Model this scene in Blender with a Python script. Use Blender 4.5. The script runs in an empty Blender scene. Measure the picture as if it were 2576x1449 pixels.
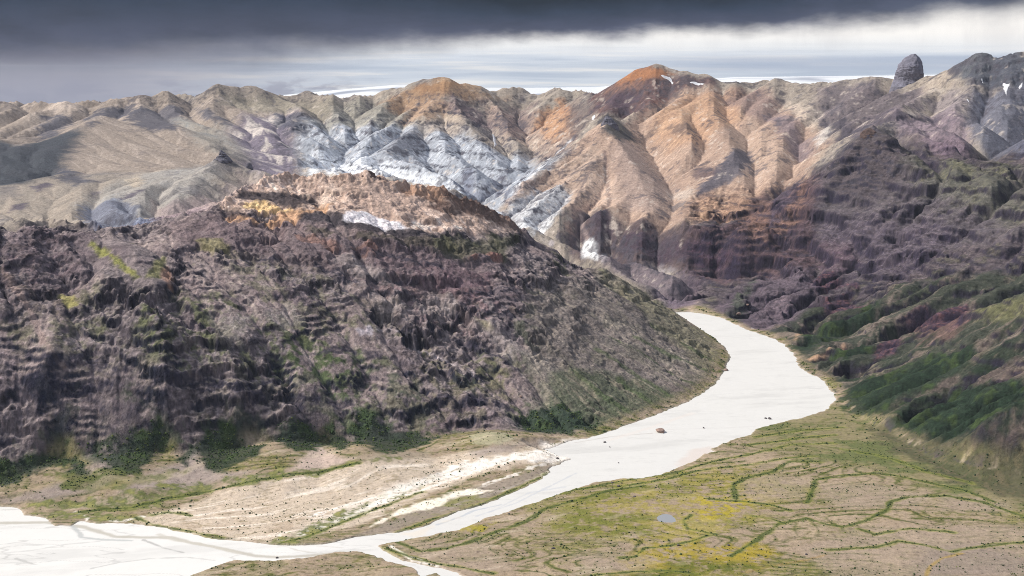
import bpy, math, random, time
import numpy as np
T0 = time.time()
R = math.radians
rng = np.random.default_rng(7)
scene = bpy.context.scene

# ------------------------------------------------------------------ camera
CAM_H = 800.0                      # metres above the valley floor
F = 3110.0                         # focal length in units of a 2576 wide frame (45 degrees wide)
PITCH = R(9.93)
cam_data = bpy.data.cameras.new('camera')
cam_data.sensor_width = 36.0
cam_data.lens = 36.0 * F / 2576.0
cam_data.clip_start = 5.0
cam_data.clip_end = 200000.0
cam = bpy.data.objects.new('camera', cam_data)
scene.collection.objects.link(cam)
cam.location = (0, 0, CAM_H)
cam.rotation_euler = (math.pi / 2 - PITCH, 0, 0)
scene.camera = cam

# ------------------------------------------------------------------ view
scene.render.engine = 'CYCLES'
scene.view_settings.view_transform = 'Standard'
scene.view_settings.look = 'None'
scene.view_settings.gamma = 1.0
scene.view_settings.exposure = 0.5
scene.cycles.use_denoising = True
scene.cycles.pixel_filter_type = 'BLACKMAN_HARRIS'
scene.cycles.filter_width = 0.95
try:
    scene.cycles.denoiser = 'OPENIMAGEDENOISE'
    scene.cycles.denoising_input_passes = 'RGB_ALBEDO_NORMAL'
    scene.cycles.denoising_prefilter = 'NONE'
except Exception:
    pass
scene.cycles.max_bounces = 5
scene.cycles.diffuse_bounces = 2
scene.cycles.glossy_bounces = 1
scene.cycles.volume_bounces = 0
scene.cycles.use_light_tree = False

# ------------------------------------------------------------------ sun
HAZE = 0.8e-5                      # scattering per metre of air
SUN_EL, SUN_AZ = 42.0, -84.0       # degrees; azimuth measured from the view axis, minus = left
sd = bpy.data.lights.new('sun', 'SUN')
sd.energy = 3.6
sd.angle = R(7)
sd.color = (1.0, 0.95, 0.87)
sun = bpy.data.objects.new('sun', sd)
scene.collection.objects.link(sun)
_a = R(SUN_AZ)
from mathutils import Vector
_d = Vector((math.sin(_a) * math.cos(R(SUN_EL)), math.cos(_a) * math.cos(R(SUN_EL)), math.sin(R(SUN_EL))))
sun.rotation_euler = (-_d).to_track_quat('-Z', 'Y').to_euler()
sun.location = (0, 0, 3000)

# ------------------------------------------------------------------ node helper
class NT:
    def __init__(s, tree):
        s.t = tree; s.n = tree.nodes; s.l = tree.links
    def node(s, typ, **kw):
        nd = s.n.new(typ)
        for k, v in kw.items():
            setattr(nd, k, v)
        return nd
    def put(s, sock, v):
        if hasattr(v, 'is_output') or hasattr(v, 'links'):
            s.l.new(v, sock)
        else:
            sock.default_value = v
    def math(s, op, a, b=0.0, c=None, clamp=False):
        nd = s.node('ShaderNodeMath', operation=op, use_clamp=clamp)
        s.put(nd.inputs[0], a); s.put(nd.inputs[1], b)
        if c is not None: s.put(nd.inputs[2], c)
        return nd.outputs[0]
    def ramp(s, fac, stops, interp='LINEAR'):
        nd = s.node('ShaderNodeValToRGB')
        cr = nd.color_ramp; cr.interpolation = interp
        while len(cr.elements) < len(stops): cr.elements.new(0.5)
        for e, (p, c) in zip(cr.elements, stops):
            e.position = p
            e.color = (*c, 1) if len(c) == 3 else c
        s.put(nd.inputs[0], fac)
        return nd.outputs[0]
    def maprange(s, v, a, b, c=0.0, d=1.0, smooth=True):
        nd = s.node('ShaderNodeMapRange')
        if smooth: nd.interpolation_type = 'SMOOTHSTEP'
        s.put(nd.inputs[0], v)
        for i, x in enumerate((a, b, c, d)): s.put(nd.inputs[1 + i], x)
        return nd.outputs[0]
    def mix(s, fac, a, b, blend='MIX'):
        nd = s.node('ShaderNodeMix', data_type='RGBA', blend_type=blend)
        s.put(nd.inputs[0], fac)
        s.put(nd.inputs[6], a if hasattr(a, 'links') else (*a, 1)[:4])
        s.put(nd.inputs[7], b if hasattr(b, 'links') else (*b, 1)[:4])
        return nd.outputs[2]
    def noise(s, vec, scale, detail=4, rough=0.55, lac=2.0, dist=0.0, dim='3D'):
        nd = s.node('ShaderNodeTexNoise', noise_dimensions=dim)
        s.put(nd.inputs['Vector'], vec)
        nd.inputs['Scale'].default_value = scale
        nd.inputs['Detail'].default_value = detail
        nd.inputs['Roughness'].default_value = rough
        nd.inputs['Lacunarity'].default_value = lac
        nd.inputs['Distortion'].default_value = dist
        return nd.outputs['Fac']

def lin(c):
    """sRGB 0-255 to linear"""
    out = []
    for v in c:
        v = v / 255.0
        out.append(v / 12.92 if v <= 0.04045 else ((v + 0.055) / 1.055) ** 2.4)
    return tuple(out)

# ------------------------------------------------------------------ sky: clear sky over the far ice, storm cloud deck above
world = bpy.data.worlds.new('World')
scene.world = world
world.use_nodes = True
w = NT(world.node_tree)
w.n.clear()
out = w.node('ShaderNodeOutputWorld')
tc = w.node('ShaderNodeTexCoord')
sep = w.node('ShaderNodeSeparateXYZ'); w.l.new(tc.outputs['Generated'], sep.inputs[0])
X_, Y_, Z_ = sep.outputs
hyp = w.math('SQRT', w.math('ADD', w.math('MULTIPLY', X_, X_), w.math('MULTIPLY', Y_, Y_)))
elev = w.math('MULTIPLY', w.math('ARCTAN2', Z_, hyp), 57.29578)      # degrees
azim = w.math('MULTIPLY', w.math('ARCTAN2', X_, Y_), 57.29578)       # degrees
cmb = w.node('ShaderNodeCombineXYZ')
w.put(cmb.inputs[0], azim); w.put(cmb.inputs[1], elev)
vaz = cmb.outputs[0]
def stretched(ax, ay):
    c = w.node('ShaderNodeCombineXYZ')
    w.put(c.inputs[0], w.math('MULTIPLY', azim, ax)); w.put(c.inputs[1], w.math('MULTIPLY', elev, ay))
    return c.outputs[0]
n_edge = w.noise(stretched(0.20, 0.55), 1.0, 7, 0.6)
n_soft = w.noise(stretched(0.35, 0.12), 1.0, 3, 0.5)
n_band = w.noise(stretched(0.10, 2.6), 1.0, 4, 0.55)
n_puff = w.noise(stretched(0.45, 1.6), 1.0, 6, 0.6)
# underside of the storm deck: elevation in degrees against azimuth
af = w.maprange(azim, -23.0, 23.0, 0, 1, smooth=False)
deck = w.ramp(af, [(0.0, (.28,)*3), (0.25, (.30,)*3), (0.385, (.49,)*3), (0.5, (.60,)*3), (0.62, (.65,)*3), (0.78, (.67,)*3), (0.9, (.74,)*3), (1.0, (.78,)*3)])
deck = w.math('SUBTRACT', w.math('MULTIPLY', deck, 5.0), 2.0)
soft = w.ramp(af, [(0.0, (.40,)*3), (0.25, (.44,)*3), (0.385, (.29,)*3), (0.5, (.17,)*3), (0.62, (.16,)*3), (0.78, (.20,)*3), (1.0, (.30,)*3)])
soft = w.math('MULTIPLY', soft, 5.0)
q = w.math('SUBTRACT', elev, deck)
q = w.math('ADD', q, w.math('MULTIPLY', w.math('SUBTRACT', n_edge, 0.5), 1.3))
q = w.math('ADD', q, w.math('MULTIPLY', w.math('SUBTRACT', n_soft, 0.5), 0.55))
q = w.math('DIVIDE', q, soft)                    # 0 at the rim, 1 well inside
cover = w.maprange(q, 0.0, 1.0)
dark = w.ramp(w.maprange(q, 0.0, 2.4, smooth=False), [(0.0, lin((190,186,194))), (0.22, lin((160,156,172))), (0.45, lin((122,122,144))), (0.72, lin((80,92,116))), (1.0, lin((36,54,76)))])
right = w.maprange(azim, 9.0, 24.0)
dark = w.mix(w.math('MULTIPLY', right, 0.62), dark, lin((136,137,152)))
bright = w.ramp(w.maprange(elev, -0.5, 3.4, smooth=False), [(0.0, lin((205,214,226))), (0.18, lin((196,206,220))), (0.30, lin((206,214,226))), (0.42, lin((226,229,233))), (0.55, lin((240,239,238))), (1.0, lin((247,244,240)))])
bb = w.maprange(n_band, 0.48, 0.66)
lowb = w.maprange(elev, 0.25, 1.5, 1.0, 0.0)
bright = w.mix(w.math('MULTIPLY', w.math('MULTIPLY', bb, lowb), 0.55), bright, lin((150,168,192)))
bb2 = w.maprange(n_band, 0.50, 0.36)
bright = w.mix(w.math('MULTIPLY', w.math('MULTIPLY', bb2, lowb), 0.7), bright, lin((243,240,236)))
# grey-blue slab of far cloud low on the right
slab = w.math('MULTIPLY', w.math('MULTIPLY', w.maprange(elev, -0.15, 0.2), w.maprange(elev, 0.85, 0.5)), w.maprange(azim, 3.0, 11.0))
bright = w.mix(w.math('MULTIPLY', slab, 0.75), bright, lin((160,173,196)))
# lavender rain haze low on the left with small grey cloud heaps
left = w.maprange(azim, -4.0, -20.0)
grad = w.ramp(w.maprange(elev, -2.0, 1.8, smooth=False), [(0.0, lin((130,132,152))), (0.25, lin((136,136,156))), (0.5, lin((132,129,146))), (0.75, lin((112,108,124))), (1.0, lin((94,92,108)))])
bright = w.mix(w.math('MULTIPLY', left, 0.92), bright, grad)
heap = w.math('MULTIPLY', w.maprange(n_puff, 0.47, 0.60), w.math('MULTIPLY', w.maprange(elev, 0.05, -0.75), w.maprange(azim, -5.5, -9.0)))
bright = w.mix(w.math('MULTIPLY', heap, 0.7), bright, lin((133,134,155)))
bright = w.mix(1.0, bright, (1.42, 1.39, 1.36), 'MULTIPLY')
rain = w.noise(stretched(0.4, 0.12), 1.0, 6, 0.6)
bright = w.mix(w.math('MULTIPLY', w.maprange(rain, 0.42, 0.66), w.maprange(elev, 0.4, 1.6, 0.0, 0.2)), bright, lin((176,174,184)))
mott = w.noise(stretched(0.22, 0.9), 1.0, 5, 0.62)
dark = w.mix(w.maprange(mott, 0.35, 0.7, 0.0, 0.30), dark, lin((30,42,60)))
view = w.mix(cover, bright, w.mix(1.0, dark, (0.40, 0.48, 0.60), 'MULTIPLY'))
# overhead: the deck thins to an even overcast that lights the ground
over = w.maprange(elev, 9.0, 30.0)
zen = w.mix(w.noise(tc.outputs['Generated'], 2.5, 3), (0.42, 0.48, 0.62), (0.66, 0.71, 0.83))
view = w.mix(over, view, zen)
st = w.node('ShaderNodeTexSky', sky_type='NISHITA')
st.sun_disc = False
st.sun_elevation = R(SUN_EL); st.sun_rotation = R(SUN_AZ)
bg1 = w.node('ShaderNodeBackground'); w.l.new(st.outputs[0], bg1.inputs[0]); bg1.inputs[1].default_value = 0.05
bg2 = w.node('ShaderNodeBackground'); w.l.new(view, bg2.inputs[0]); bg2.inputs[1].default_value = 0.62
ms = w.node('ShaderNodeMixShader'); ms.inputs[0].default_value = 0.93
w.l.new(bg1.outputs[0], ms.inputs[1]); w.l.new(bg2.outputs[0], ms.inputs[2])
w.l.new(ms.outputs[0], out.inputs[0])

# ------------------------------------------------------------------ survey: bearings and ranges to points in the world
CP, SP = math.cos(PITCH), math.sin(PITCH)
def bearing(X, Y):
    """azimuth and tan(elevation) of a sight line from the survey station"""
    u = (X - 1288.0) / F; v = (724.5 - Y) / F
    dx, dy, dz = u, CP + v * SP, -SP + v * CP
    return math.atan2(dx, dy), dz / math.hypot(dx, dy)

# terrain grid: log-polar, so cells stay square and grow with range
DEL = 0.00105
TH0 = -0.60
R0, R1 = 1480.0, 9600.0
NI = int(2 * 0.60 / DEL) // 4 * 4 + 1
NJ = int(math.log(R1 / R0) / DEL) // 4 * 4 + 1
th = TH0 + DEL * np.arange(NI)
rr = R0 * np.exp(DEL * np.arange(NJ))
GX = (np.sin(th)[:, None] * rr[None, :])
GY = (np.cos(th)[:, None] * rr[None, :])
CELL = rr * DEL                     # cell size in metres along each row

# ------------------------------------------------------------------ noise in world metres
PERM = np.random.default_rng(3).permutation(4096).astype(np.int32)
GANG = np.random.default_rng(4).random(4096).astype(np.float32) * 2 * np.pi
GCX, GSY = np.cos(GANG), np.sin(GANG)
def gnoise(x, y, seed=0):
    xi = np.floor(x).astype(np.int64); yi = np.floor(y).astype(np.int64)
    xf = (x - xi).astype(np.float32); yf = (y - yi).astype(np.float32)
    u = xf * xf * xf * (xf * (xf * 6 - 15) + 10); v = yf * yf * yf * (yf * (yf * 6 - 15) + 10)
    def g(ax, ay, fx, fy):
        h = PERM[(PERM[(ax + seed * 131) & 4095] + ay + seed * 17) & 4095]
        return GCX[h] * fx + GSY[h] * fy
    a = g(xi, yi, xf, yf); b = g(xi + 1, yi, xf - 1, yf)
    c = g(xi, yi + 1, xf, yf - 1); d = g(xi + 1, yi + 1, xf - 1, yf - 1)
    return (a + (b - a) * u + (c - a) * v + (a - b - c + d) * u * v) * 1.5
def fbm(x, y, wl, octv=5, seed=0, gain=0.5, ridged=False, sx=1.0, sy=1.0):
    s = 0; amp = 1; tot = 0
    for k in range(octv):
        n = gnoise(x * sx / wl + 17.3 * k, y * sy / wl - 9.1 * k, seed + k)
        if ridged: n = 1 - 2 * np.abs(n)
        s = s + n * amp; tot += amp
        amp *= gain; wl = wl / 2.03
    return s / tot
def sstep(x, a, b):
    t = np.clip((x - a) / (b - a), 0, 1)
    return t * t * (3 - 2 * t)
def blur(a, n=1):
    for _ in range(n):
        b = a.copy()
        b[1:-1] = (a[:-2] + 2 * a[1:-1] + a[2:]) * 0.25
        a = b.copy()
        a[:, 1:-1] = (b[:, :-2] + 2 * b[:, 1:-1] + b[:, 2:]) * 0.25
    return a

# ------------------------------------------------------------------ ridge, valley and shore lines of the country
LINES = []
def L(*pts, z=None):
    """polyline of (X, Y, range) sightings, or (X, Y) at a known height z"""
    out = []
    for p in pts:
        a, t = bearing(p[0], p[1])
        if z is not None and len(p) == 2:
            out.append((a, (z - CAM_H) / t, z))
        else:
            out.append((a, p[2], CAM_H + p[2] * t))
    LINES.append(out)
    return out

# valley floor outline (level 0)
FLOOR = [(-900, 1330), (-500, 1295), (-200, 1270), (0, 1247), (100, 1228), (160, 1205), (215, 1232), (330, 1215), (420, 1190), (470, 1205), (560, 1180), (640, 1160), (740, 1165), (830, 1140),
         (900, 1150), (1000, 1140), (1100, 1125), (1200, 1118), (1300, 1118), (1400, 1108), (1480, 1098), (1520, 1088), (1590, 1064), (1650, 1041), (1720, 1014),
         (1768, 987), (1803, 962), (1822, 930), (1835, 902), (1822, 875), (1796, 852), (1755, 826), (1720, 804), (1696, 788), (1735, 782), (1765, 788),
         (1805, 797), (1872, 826), (1932, 846), (1963, 861), (1994, 888), (2014, 923), (2034, 937), (2060, 948), (2085, 973), (2104, 1000),
         (2150, 1045), (2230, 1085), (2300, 1130), (2370, 1165), (2450, 1195), (2576, 1222), (2800, 1255), (3100, 1290), (3500, 1330)]
floor_w = [(bearing(*p)[0], -CAM_H / bearing(*p)[1]) for p in FLOOR]

# near massif: crest, ribs
L((-900, 640, 2800), (-500, 600, 2850), (-200, 585, 2950), (0, 582, 3050), (100, 576, 3100), (180, 574, 3120), (250, 597, 3080), (330, 602, 3100), (380, 588, 3150), (430, 560, 3220), (500, 545, 3260), (560, 520, 3320),
  (600, 485, 3420), (650, 460, 3500), (700, 443, 3560), (760, 440, 3580), (830, 452, 3560), (900, 442, 3560), (935, 437, 3560), (965, 457, 3560), (1050, 471, 3580), (1120, 483, 3600),
  (1200, 513, 3640), (1260, 545, 3680), (1310, 575, 3720), (1335, 597, 3740), (1400, 637, 3800), (1480, 672, 3850), (1560, 703, 3900), (1640, 748, 3960), (1694, 786, 4020))
# break of slope below the pale cap of the massif
L((540, 560, 3180), (700, 570, 3200), (850, 590, 3220), (1000, 600, 3240), (1150, 605, 3340), (1320, 612, 3560))
# notch of the moss gully
L((290, 600, 3080), (340, 640, 2960), (385, 700, 2860), (400, 800, 2720), (410, 900, 2610))
L((200, 640, 3000), (160, 760, 2800), (120, 900, 2640))
L((440, 620, 3040), (500, 700, 2900), (560, 850, 2720), (600, 980, 2600))
L((760, 760, 2900), (760, 900, 2740), (720, 1020, 2590))
L((1300, 700, 3260), (1320, 850, 3010), (1330, 980, 2830), (1330, 1060, 2700))
# hidden valley behind the near massif
L((-900, 640, 3900), (-400, 610, 3900), (0, 612, 3850), (200, 618, 3800), (330, 615, 3800), (450, 600, 3900), (560, 590, 4100), (700, 560, 4300), (850, 560, 4500), (1000, 570, 4600), (1150, 585, 4700), (1300, 602, 4750), (1345, 608, 4780))
L((1345, 608, 4780), (1400, 640, 4700), (1470, 690, 4550), (1560, 735, 4350), (1640, 765, 4200), (1715, 782, 4090))
# left hills
L((-900, 260, 8000), (-300, 270, 7600), (0, 275, 7400), (60, 277, 7350), (105, 284, 7300), (160, 270, 7300), (200, 271, 7300), (240, 272, 7300), (300, 262, 7350), (370, 258, 7350), (410, 260, 7350),
  (440, 254, 7400), (490, 260, 7400), (545, 234, 7500), (580, 237, 7500), (640, 236, 7550), (680, 242, 7550), (760, 248, 7600), (830, 261, 7600), (880, 267, 7600),
  (910, 262, 7600), (960, 250, 7500), (1020, 230, 7450), (1070, 212, 7400), (1110, 208, 7400), (1150, 213, 7400), (1190, 228, 7400), (1240, 243, 7500), (1300, 242, 7600), (1345, 246, 7600), (1390, 244, 7500), (1450, 248, 7300),
  (1483, 240, 7100), (1530, 213, 6950), (1545, 201, 6900), (1580, 191, 6900), (1612, 182, 6900), (1645, 173, 6900), (1675, 179, 6900), (1715, 193, 6850), (1765, 195, 6850), (1790, 204, 6800), (1800, 216, 6800),
  (1835, 222, 6750), (1880, 234, 6700), (1905, 231, 6650), (1940, 227, 6650), (2000, 228, 6600), (2050, 222, 6550), (2100, 213, 6500), (2150, 209, 6500), (2190, 205, 6450), (2215, 213, 6400), (2245, 217, 6400), (2310, 214, 6350),
  (2350, 203, 6300), (2390, 193, 6250), (2410, 178, 6200), (2440, 140, 6150), (2470, 138, 6150), (2510, 144, 6150), (2560, 138, 6150), (2640, 150, 6100), (2900, 120, 6000), (3500, 150, 5800))
L((255, 292, 6500), (205, 325, 6200), (165, 370, 5800), (130, 430, 5300), (60, 480, 4900))           # shaded flank edge
L((255, 292, 6500), (330, 316, 6400), (400, 316, 6400), (450, 325, 6300), (520, 370, 6000), (560, 400, 5700))
L((-500, 330, 6400), (-100, 350, 6200), (0, 355, 6100), (55, 366, 6050), (110, 352, 6200), (180, 320, 6400), (255, 292, 6500))
L((-500, 330, 7000), (0, 362, 6500), (58, 371, 6450), (110, 358, 6500))
L((-600, 520, 4500), (0, 470, 4700), (100, 450, 4800), (150, 440, 4900))
# light scree spur with the dark crag
L((380, 560, 4150), (450, 510, 4350), (520, 440, 4700), (556, 408, 4900), (590, 420, 4880), (625, 435, 4850), (680, 470, 4700))
L((600, 300, 7000), (620, 370, 6400), (650, 440, 5700), (700, 470, 5300))
L((730, 300, 7000), (740, 380, 6400), (760, 450, 5800))
# pale basin: spurs and gullies
L((1110, 208, 7400), (1080, 262, 7150), (1060, 310, 6900), (1010, 355, 6600), (960, 420, 6200), (900, 470, 5700))
L((1110, 208, 7400), (1160, 260, 7150), (1200, 330, 6800), (1240, 390, 6450))
L((960, 255, 7400), (900, 330, 6900), (840, 400, 6400), (820, 450, 6000))
L((1200, 300, 7150), (1232, 360, 6800), (1240, 410, 6550), (1215, 490, 5800))
L((1345, 265, 7400), (1350, 350, 6900), (1355, 420, 6400), (1290, 470, 6000), (1215, 490, 5800), (1225, 540, 5400), (1300, 592, 4950), (1345, 608, 4780))
L((1300, 242, 7600), (1290, 330, 7000), (1270, 390, 6600), (1220, 440, 6200), (1200, 470, 6000))
L((1450, 248, 7300), (1430, 320, 6850), (1400, 390, 6450), (1330, 450, 6100))
# the pyramid in the middle
L((1522, 297, 6100), (1480, 340, 5950), (1430, 385, 5800), (1350, 450, 5550), (1290, 505, 5300), (1262, 535, 5150), (1330, 585, 4850))
L((1522, 297, 6100), (1512, 350, 5850), (1500, 430, 5500), (1480, 510, 5200), (1440, 530, 5050))
L((1522, 297, 6100), (1570, 318, 6180), (1610, 300, 6400), (1680, 240, 6700), (1715, 193, 6850))
L((1483, 300, 6500), (1510, 275, 6600), (1600, 290, 6550))
L((1570, 322, 6280), (1620, 370, 6080), (1660, 430, 5720), (1700, 492, 5300), (1692, 540, 5010))
L((1522, 297, 6100), (1558, 360, 5800), (1600, 440, 5450), (1635, 520, 5080))
L((1700, 240, 6700), (1715, 330, 6000), (1750, 400, 5700), (1735, 465, 5400))
# tan spur right of it, with dark slab
L((1800, 218, 6800), (1850, 260, 6500), (1890, 300, 6250), (1880, 350, 5950), (1860, 385, 5700), (1800, 440, 5450), (1740, 500, 5200), (1680, 545, 4980))
L((1890, 300, 6250), (1960, 370, 5800), (1990, 430, 5500), (1950, 500, 5200), (1880, 560, 4900))
L((1940, 250, 6500), (2010, 300, 6150), (2055, 350, 5900), (2040, 420, 5600), (2030, 470, 5300))
# cliff band under the tan slopes: rim and foot
L((1430, 527, 5050), (1500, 545, 4960), (1560, 572, 4890), (1650, 575, 4850), (1750, 590, 4790), (1850, 600, 4720), (1930, 580, 4760), (2000, 540, 4840))
L((1450, 650, 4850), (1500, 655, 4840), (1560, 655, 4820), (1640, 663, 4790), (1760, 690, 4730), (1850, 700, 4670), (1930, 690, 4640))
L((1700, 740, 4420), (1830, 735, 4380), (1900, 730, 4400))
L((1800, 722, 4450), (1780, 750, 4330), (1745, 780, 4130))
# right mountain: promontory, bowl
L((2185, 326, 5300), (2150, 370, 5150), (2110, 420, 5000), (2060, 500, 4850), (2045, 570, 4740), (2060, 640, 4600), (2075, 690, 4480))
L((2185, 326, 5300), (2240, 300, 5600), (2300, 285, 5750), (2370, 275, 5850), (2420, 215, 6050), (2440, 140, 6150))
L((2060, 300, 6150), (2120, 310, 5900), (2150, 345, 5500), (2100, 390, 5350), (2050, 420, 5400))
L((2185, 326, 5300), (2280, 400, 4950), (2400, 450, 4750), (2576, 500, 4500), (2900, 560, 4300))
L((2450, 420, 5100), (2520, 350, 5500), (2576, 320, 5700), (2900, 330, 5600))
L((2330, 520, 4620), (2300, 600, 4450), (2280, 660, 4300), (2260, 740, 4060))
L((2130, 690, 4450), (2100, 780, 4100), (2040, 860, 3800))
# nearer green shoulder on the right
L((3400, 560, 2900), (2900, 650, 3050), (2700, 700, 3150), (2576, 742, 3220), (2500, 768, 3280), (2440, 790, 3330), (2350, 850, 3380), (2250, 905, 3360), (2150, 950, 3320))
L((2900, 740, 3600), (2576, 790, 3680), (2480, 790, 3720), (2380, 830, 3720), (2280, 860, 3680), (2120, 900, 3560))
L((2400, 1000, 2900), (2300, 1040, 2850), (2200, 1050, 2830))
L((2900, 950, 2700), (2576, 1010, 2650), (2450, 1080, 2600))

def raster_poly(poly, ni, nj, step):
    """inside mask of a polygon given in (azimuth, range)"""
    px = np.array([(a - TH0) / DEL / step for a, r in poly])
    py = np.array([math.log(r / R0) / DEL / step for a, r in poly])
    ii = np.arange(ni, dtype=np.float32)[:, None]; jj = np.arange(nj, dtype=np.float32)[None, :]
    ins = np.zeros((ni, nj), bool)
    n = len(px)
    for k in range(n):
        x1, y1, x2, y2 = px[k], py[k], px[(k + 1) % n], py[(k + 1) % n]
        if abs(x1 - x2) < 1e-9: continue
        c = (ii >= min(x1, x2)) & (ii < max(x1, x2))
        yv = y1 + (y2 - y1) * (ii - x1) / (x2 - x1)
        ins ^= c & (jj < yv)
    return ins

def solve_base():
    prev = None
    for step in (32, 16, 8, 4):
        ni, nj = (NI - 1) // step + 1, (NJ - 1) // step + 1
        fix = np.zeros((ni, nj)); wgt = np.zeros((ni, nj))
        for ln in LINES:
            for (a0, r0, z0), (a1, r1, z1) in zip(ln[:-1], ln[1:]):
                m = max(2, int(2 * math.hypot((a1 - a0), math.log(r1 / r0)) / DEL / step) + 2)
                t = np.linspace(0, 1, m)
                ia = np.rint((a0 + (a1 - a0) * t - TH0) / DEL / step).astype(int)
                ja = np.rint((np.log(r0) + math.log(r1 / r0) * t - math.log(R0)) / DEL / step).astype(int)
                ok = (ia >= 0) & (ia < ni) & (ja >= 0) & (ja < nj)
                np.add.at(fix, (ia[ok], ja[ok]), (z0 + (z1 - z0) * t)[ok]); np.add.at(wgt, (ia[ok], ja[ok]), 1)
        poly = floor_w + [(0.75, 800.0), (-0.75, 800.0)]
        fl = raster_poly(poly, ni, nj, step)
        known = wgt > 0
        fix[known] /= wgt[known]
        fix[fl] = 0; known |= fl
        fix[:, -1] = 430; known[:, -1] = True
        if prev is None:
            h = np.where(known, fix, 400.0)
        else:
            ci = np.linspace(0, prev.shape[0] - 1, ni); cj = np.linspace(0, prev.shape[1] - 1, nj)
            h = bilin(prev, ci[:, None] + 0 * cj[None, :], cj[None, :] + 0 * ci[:, None])
            h = np.where(known, fix, h)
        for it in range({32: 600, 16: 500, 8: 400, 4: 300}[step]):
            p = np.pad(h, 1, mode='edge')
            av = (p[:-2, 1:-1] + p[2:, 1:-1] + p[1:-1, :-2] + p[1:-1, 2:]) * 0.25
            h = np.where(known, fix, h + (av - h) * 0.98)
        prev = h
    return prev

def bilin(a, fi, fj):
    i0 = np.clip(fi.astype(np.int32), 0, a.shape[0] - 2); j0 = np.clip(fj.astype(np.int32), 0, a.shape[1] - 2)
    u = fi - i0; v = fj - j0
    return (a[i0, j0] * (1 - u) + a[i0 + 1, j0] * u) * (1 - v) + (a[i0, j0 + 1] * (1 - u) + a[i0 + 1, j0 + 1] * u) * v

def upsample(a, ni, nj):
    ci = np.linspace(0, a.shape[0] - 1, ni); cj = np.linspace(0, a.shape[1] - 1, nj)
    i0 = np.clip(ci.astype(int), 0, a.shape[0] - 2); u = (ci - i0)[:, None]
    b = a[i0] * (1 - u) + a[i0 + 1] * u
    j0 = np.clip(cj.astype(int), 0, a.shape[1] - 2); v = (cj - j0)[None, :]
    return b[:, j0] * (1 - v) + b[:, j0 + 1] * v

H = blur(upsample(solve_base(), NI, NJ), 3)
BASE = H.copy()
print('base', NI, NJ, round(time.time() - T0, 1))

# ------------------------------------------------------------------ regions of the country, from their sightings
def at(X, Y, rmin=0.0):
    """walk a sight line out to where it meets the ground: returns (azimuth, range)"""
    a, t = bearing(X, Y)
    i = min(max(int(round((a - TH0) / DEL)), 0), NI - 1)
    hit = np.nonzero((H[i] >= CAM_H + rr * t) & (rr > rmin))[0]
    return a, float(rr[hit[0]] if len(hit) else rr[-1])
def sub(poly_ar, pad=40):
    """index window round a polygon"""
    ia = [(a - TH0) / DEL for a, r in poly_ar]; ja = [math.log(r / R0) / DEL for a, r in poly_ar]
    return (max(0, int(min(ia)) - pad), min(NI, int(max(ia)) + pad), max(0, int(min(ja)) - pad), min(NJ, int(max(ja)) + pad), ia, ja)

# distances (in cells) to the polylines / polygons
def seg_dist(ia, ja, win, closed=False):
    i0, i1, j0, j1 = win
    ii = np.arange(i0, i1, dtype=np.float32)[:, None]; jj = np.arange(j0, j1, dtype=np.float32)[None, :]
    d = np.full((i1 - i0, j1 - j0), 1e9, np.float32)
    n = len(ia)
    for k in range(n if closed else n - 1):
        x1, y1, x2, y2 = ia[k], ja[k], ia[(k + 1) % n], ja[(k + 1) % n]
        dx, dy = x2 - x1, y2 - y1
        t = np.clip(((ii - x1) * dx + (jj - y1) * dy) / (dx * dx + dy * dy + 1e-9), 0, 1)
        d = np.minimum(d, (ii - x1 - t * dx) ** 2 + (jj - y1 - t * dy) ** 2)
    return np.sqrt(d)
def inside(ia, ja, win):
    i0, i1, j0, j1 = win
    ii = np.arange(i0, i1, dtype=np.float32)[:, None]; jj = np.arange(j0, j1, dtype=np.float32)[None, :]
    ins = np.zeros((i1 - i0, j1 - j0), bool)
    n = len(ia)
    for k in range(n):
        x1, y1, x2, y2 = ia[k], ja[k], ia[(k + 1) % n], ja[(k + 1) % n]
        if abs(x1 - x2) < 1e-9: continue
        c = (ii >= min(x1, x2)) & (ii < max(x1, x2))
        ins ^= c & (jj < y1 + (y2 - y1) * (ii - x1) / (x2 - x1))
    return ins
def sdf_poly(poly_ar, pad=40):
    i0, i1, j0, j1, ia, ja = sub(poly_ar, pad)
    d = seg_dist(ia, ja, (i0, i1, j0, j1), True)
    return (i0, i1, j0, j1), np.where(inside(ia, ja, (i0, i1, j0, j1)), d, -d)

# signed distance (cells) into the floor
win, sd_ = sdf_poly(floor_w + [(0.75, 1480.0), (-0.75, 1480.0)], 4000)
FL = np.full((NI, NJ), -1e3, np.float32); FL[win[0]:win[1], win[2]:win[3]] = sd_
FLm = FL * CELL[None, :]                                # metres
# region masks in ground coordinates
def region(poly, feather=12, rmin=0.0, ar=None):
    pa = ar if ar else [at(*p) if len(p) == 2 else (bearing(p[0], p[1])[0], p[2]) for p in poly]
    wn, s = sdf_poly(pa, int(feather) + 30)
    m = np.zeros((NI, NJ), np.float32)
    m[wn[0]:wn[1], wn[2]:wn[3]] = sstep(s, -feather, feather)
    return m
def band(line, width, feather=None):
    """mask of a ribbon `width` cells wide along ground points"""
    pa = [at(*p) if len(p) == 2 else (bearing(p[0], p[1])[0], p[2]) for p in line]
    wn = sub(pa, int(width * 2) + 20)
    d = seg_dist(wn[4], wn[5], wn[:4])
    return wn[:4], d

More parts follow.
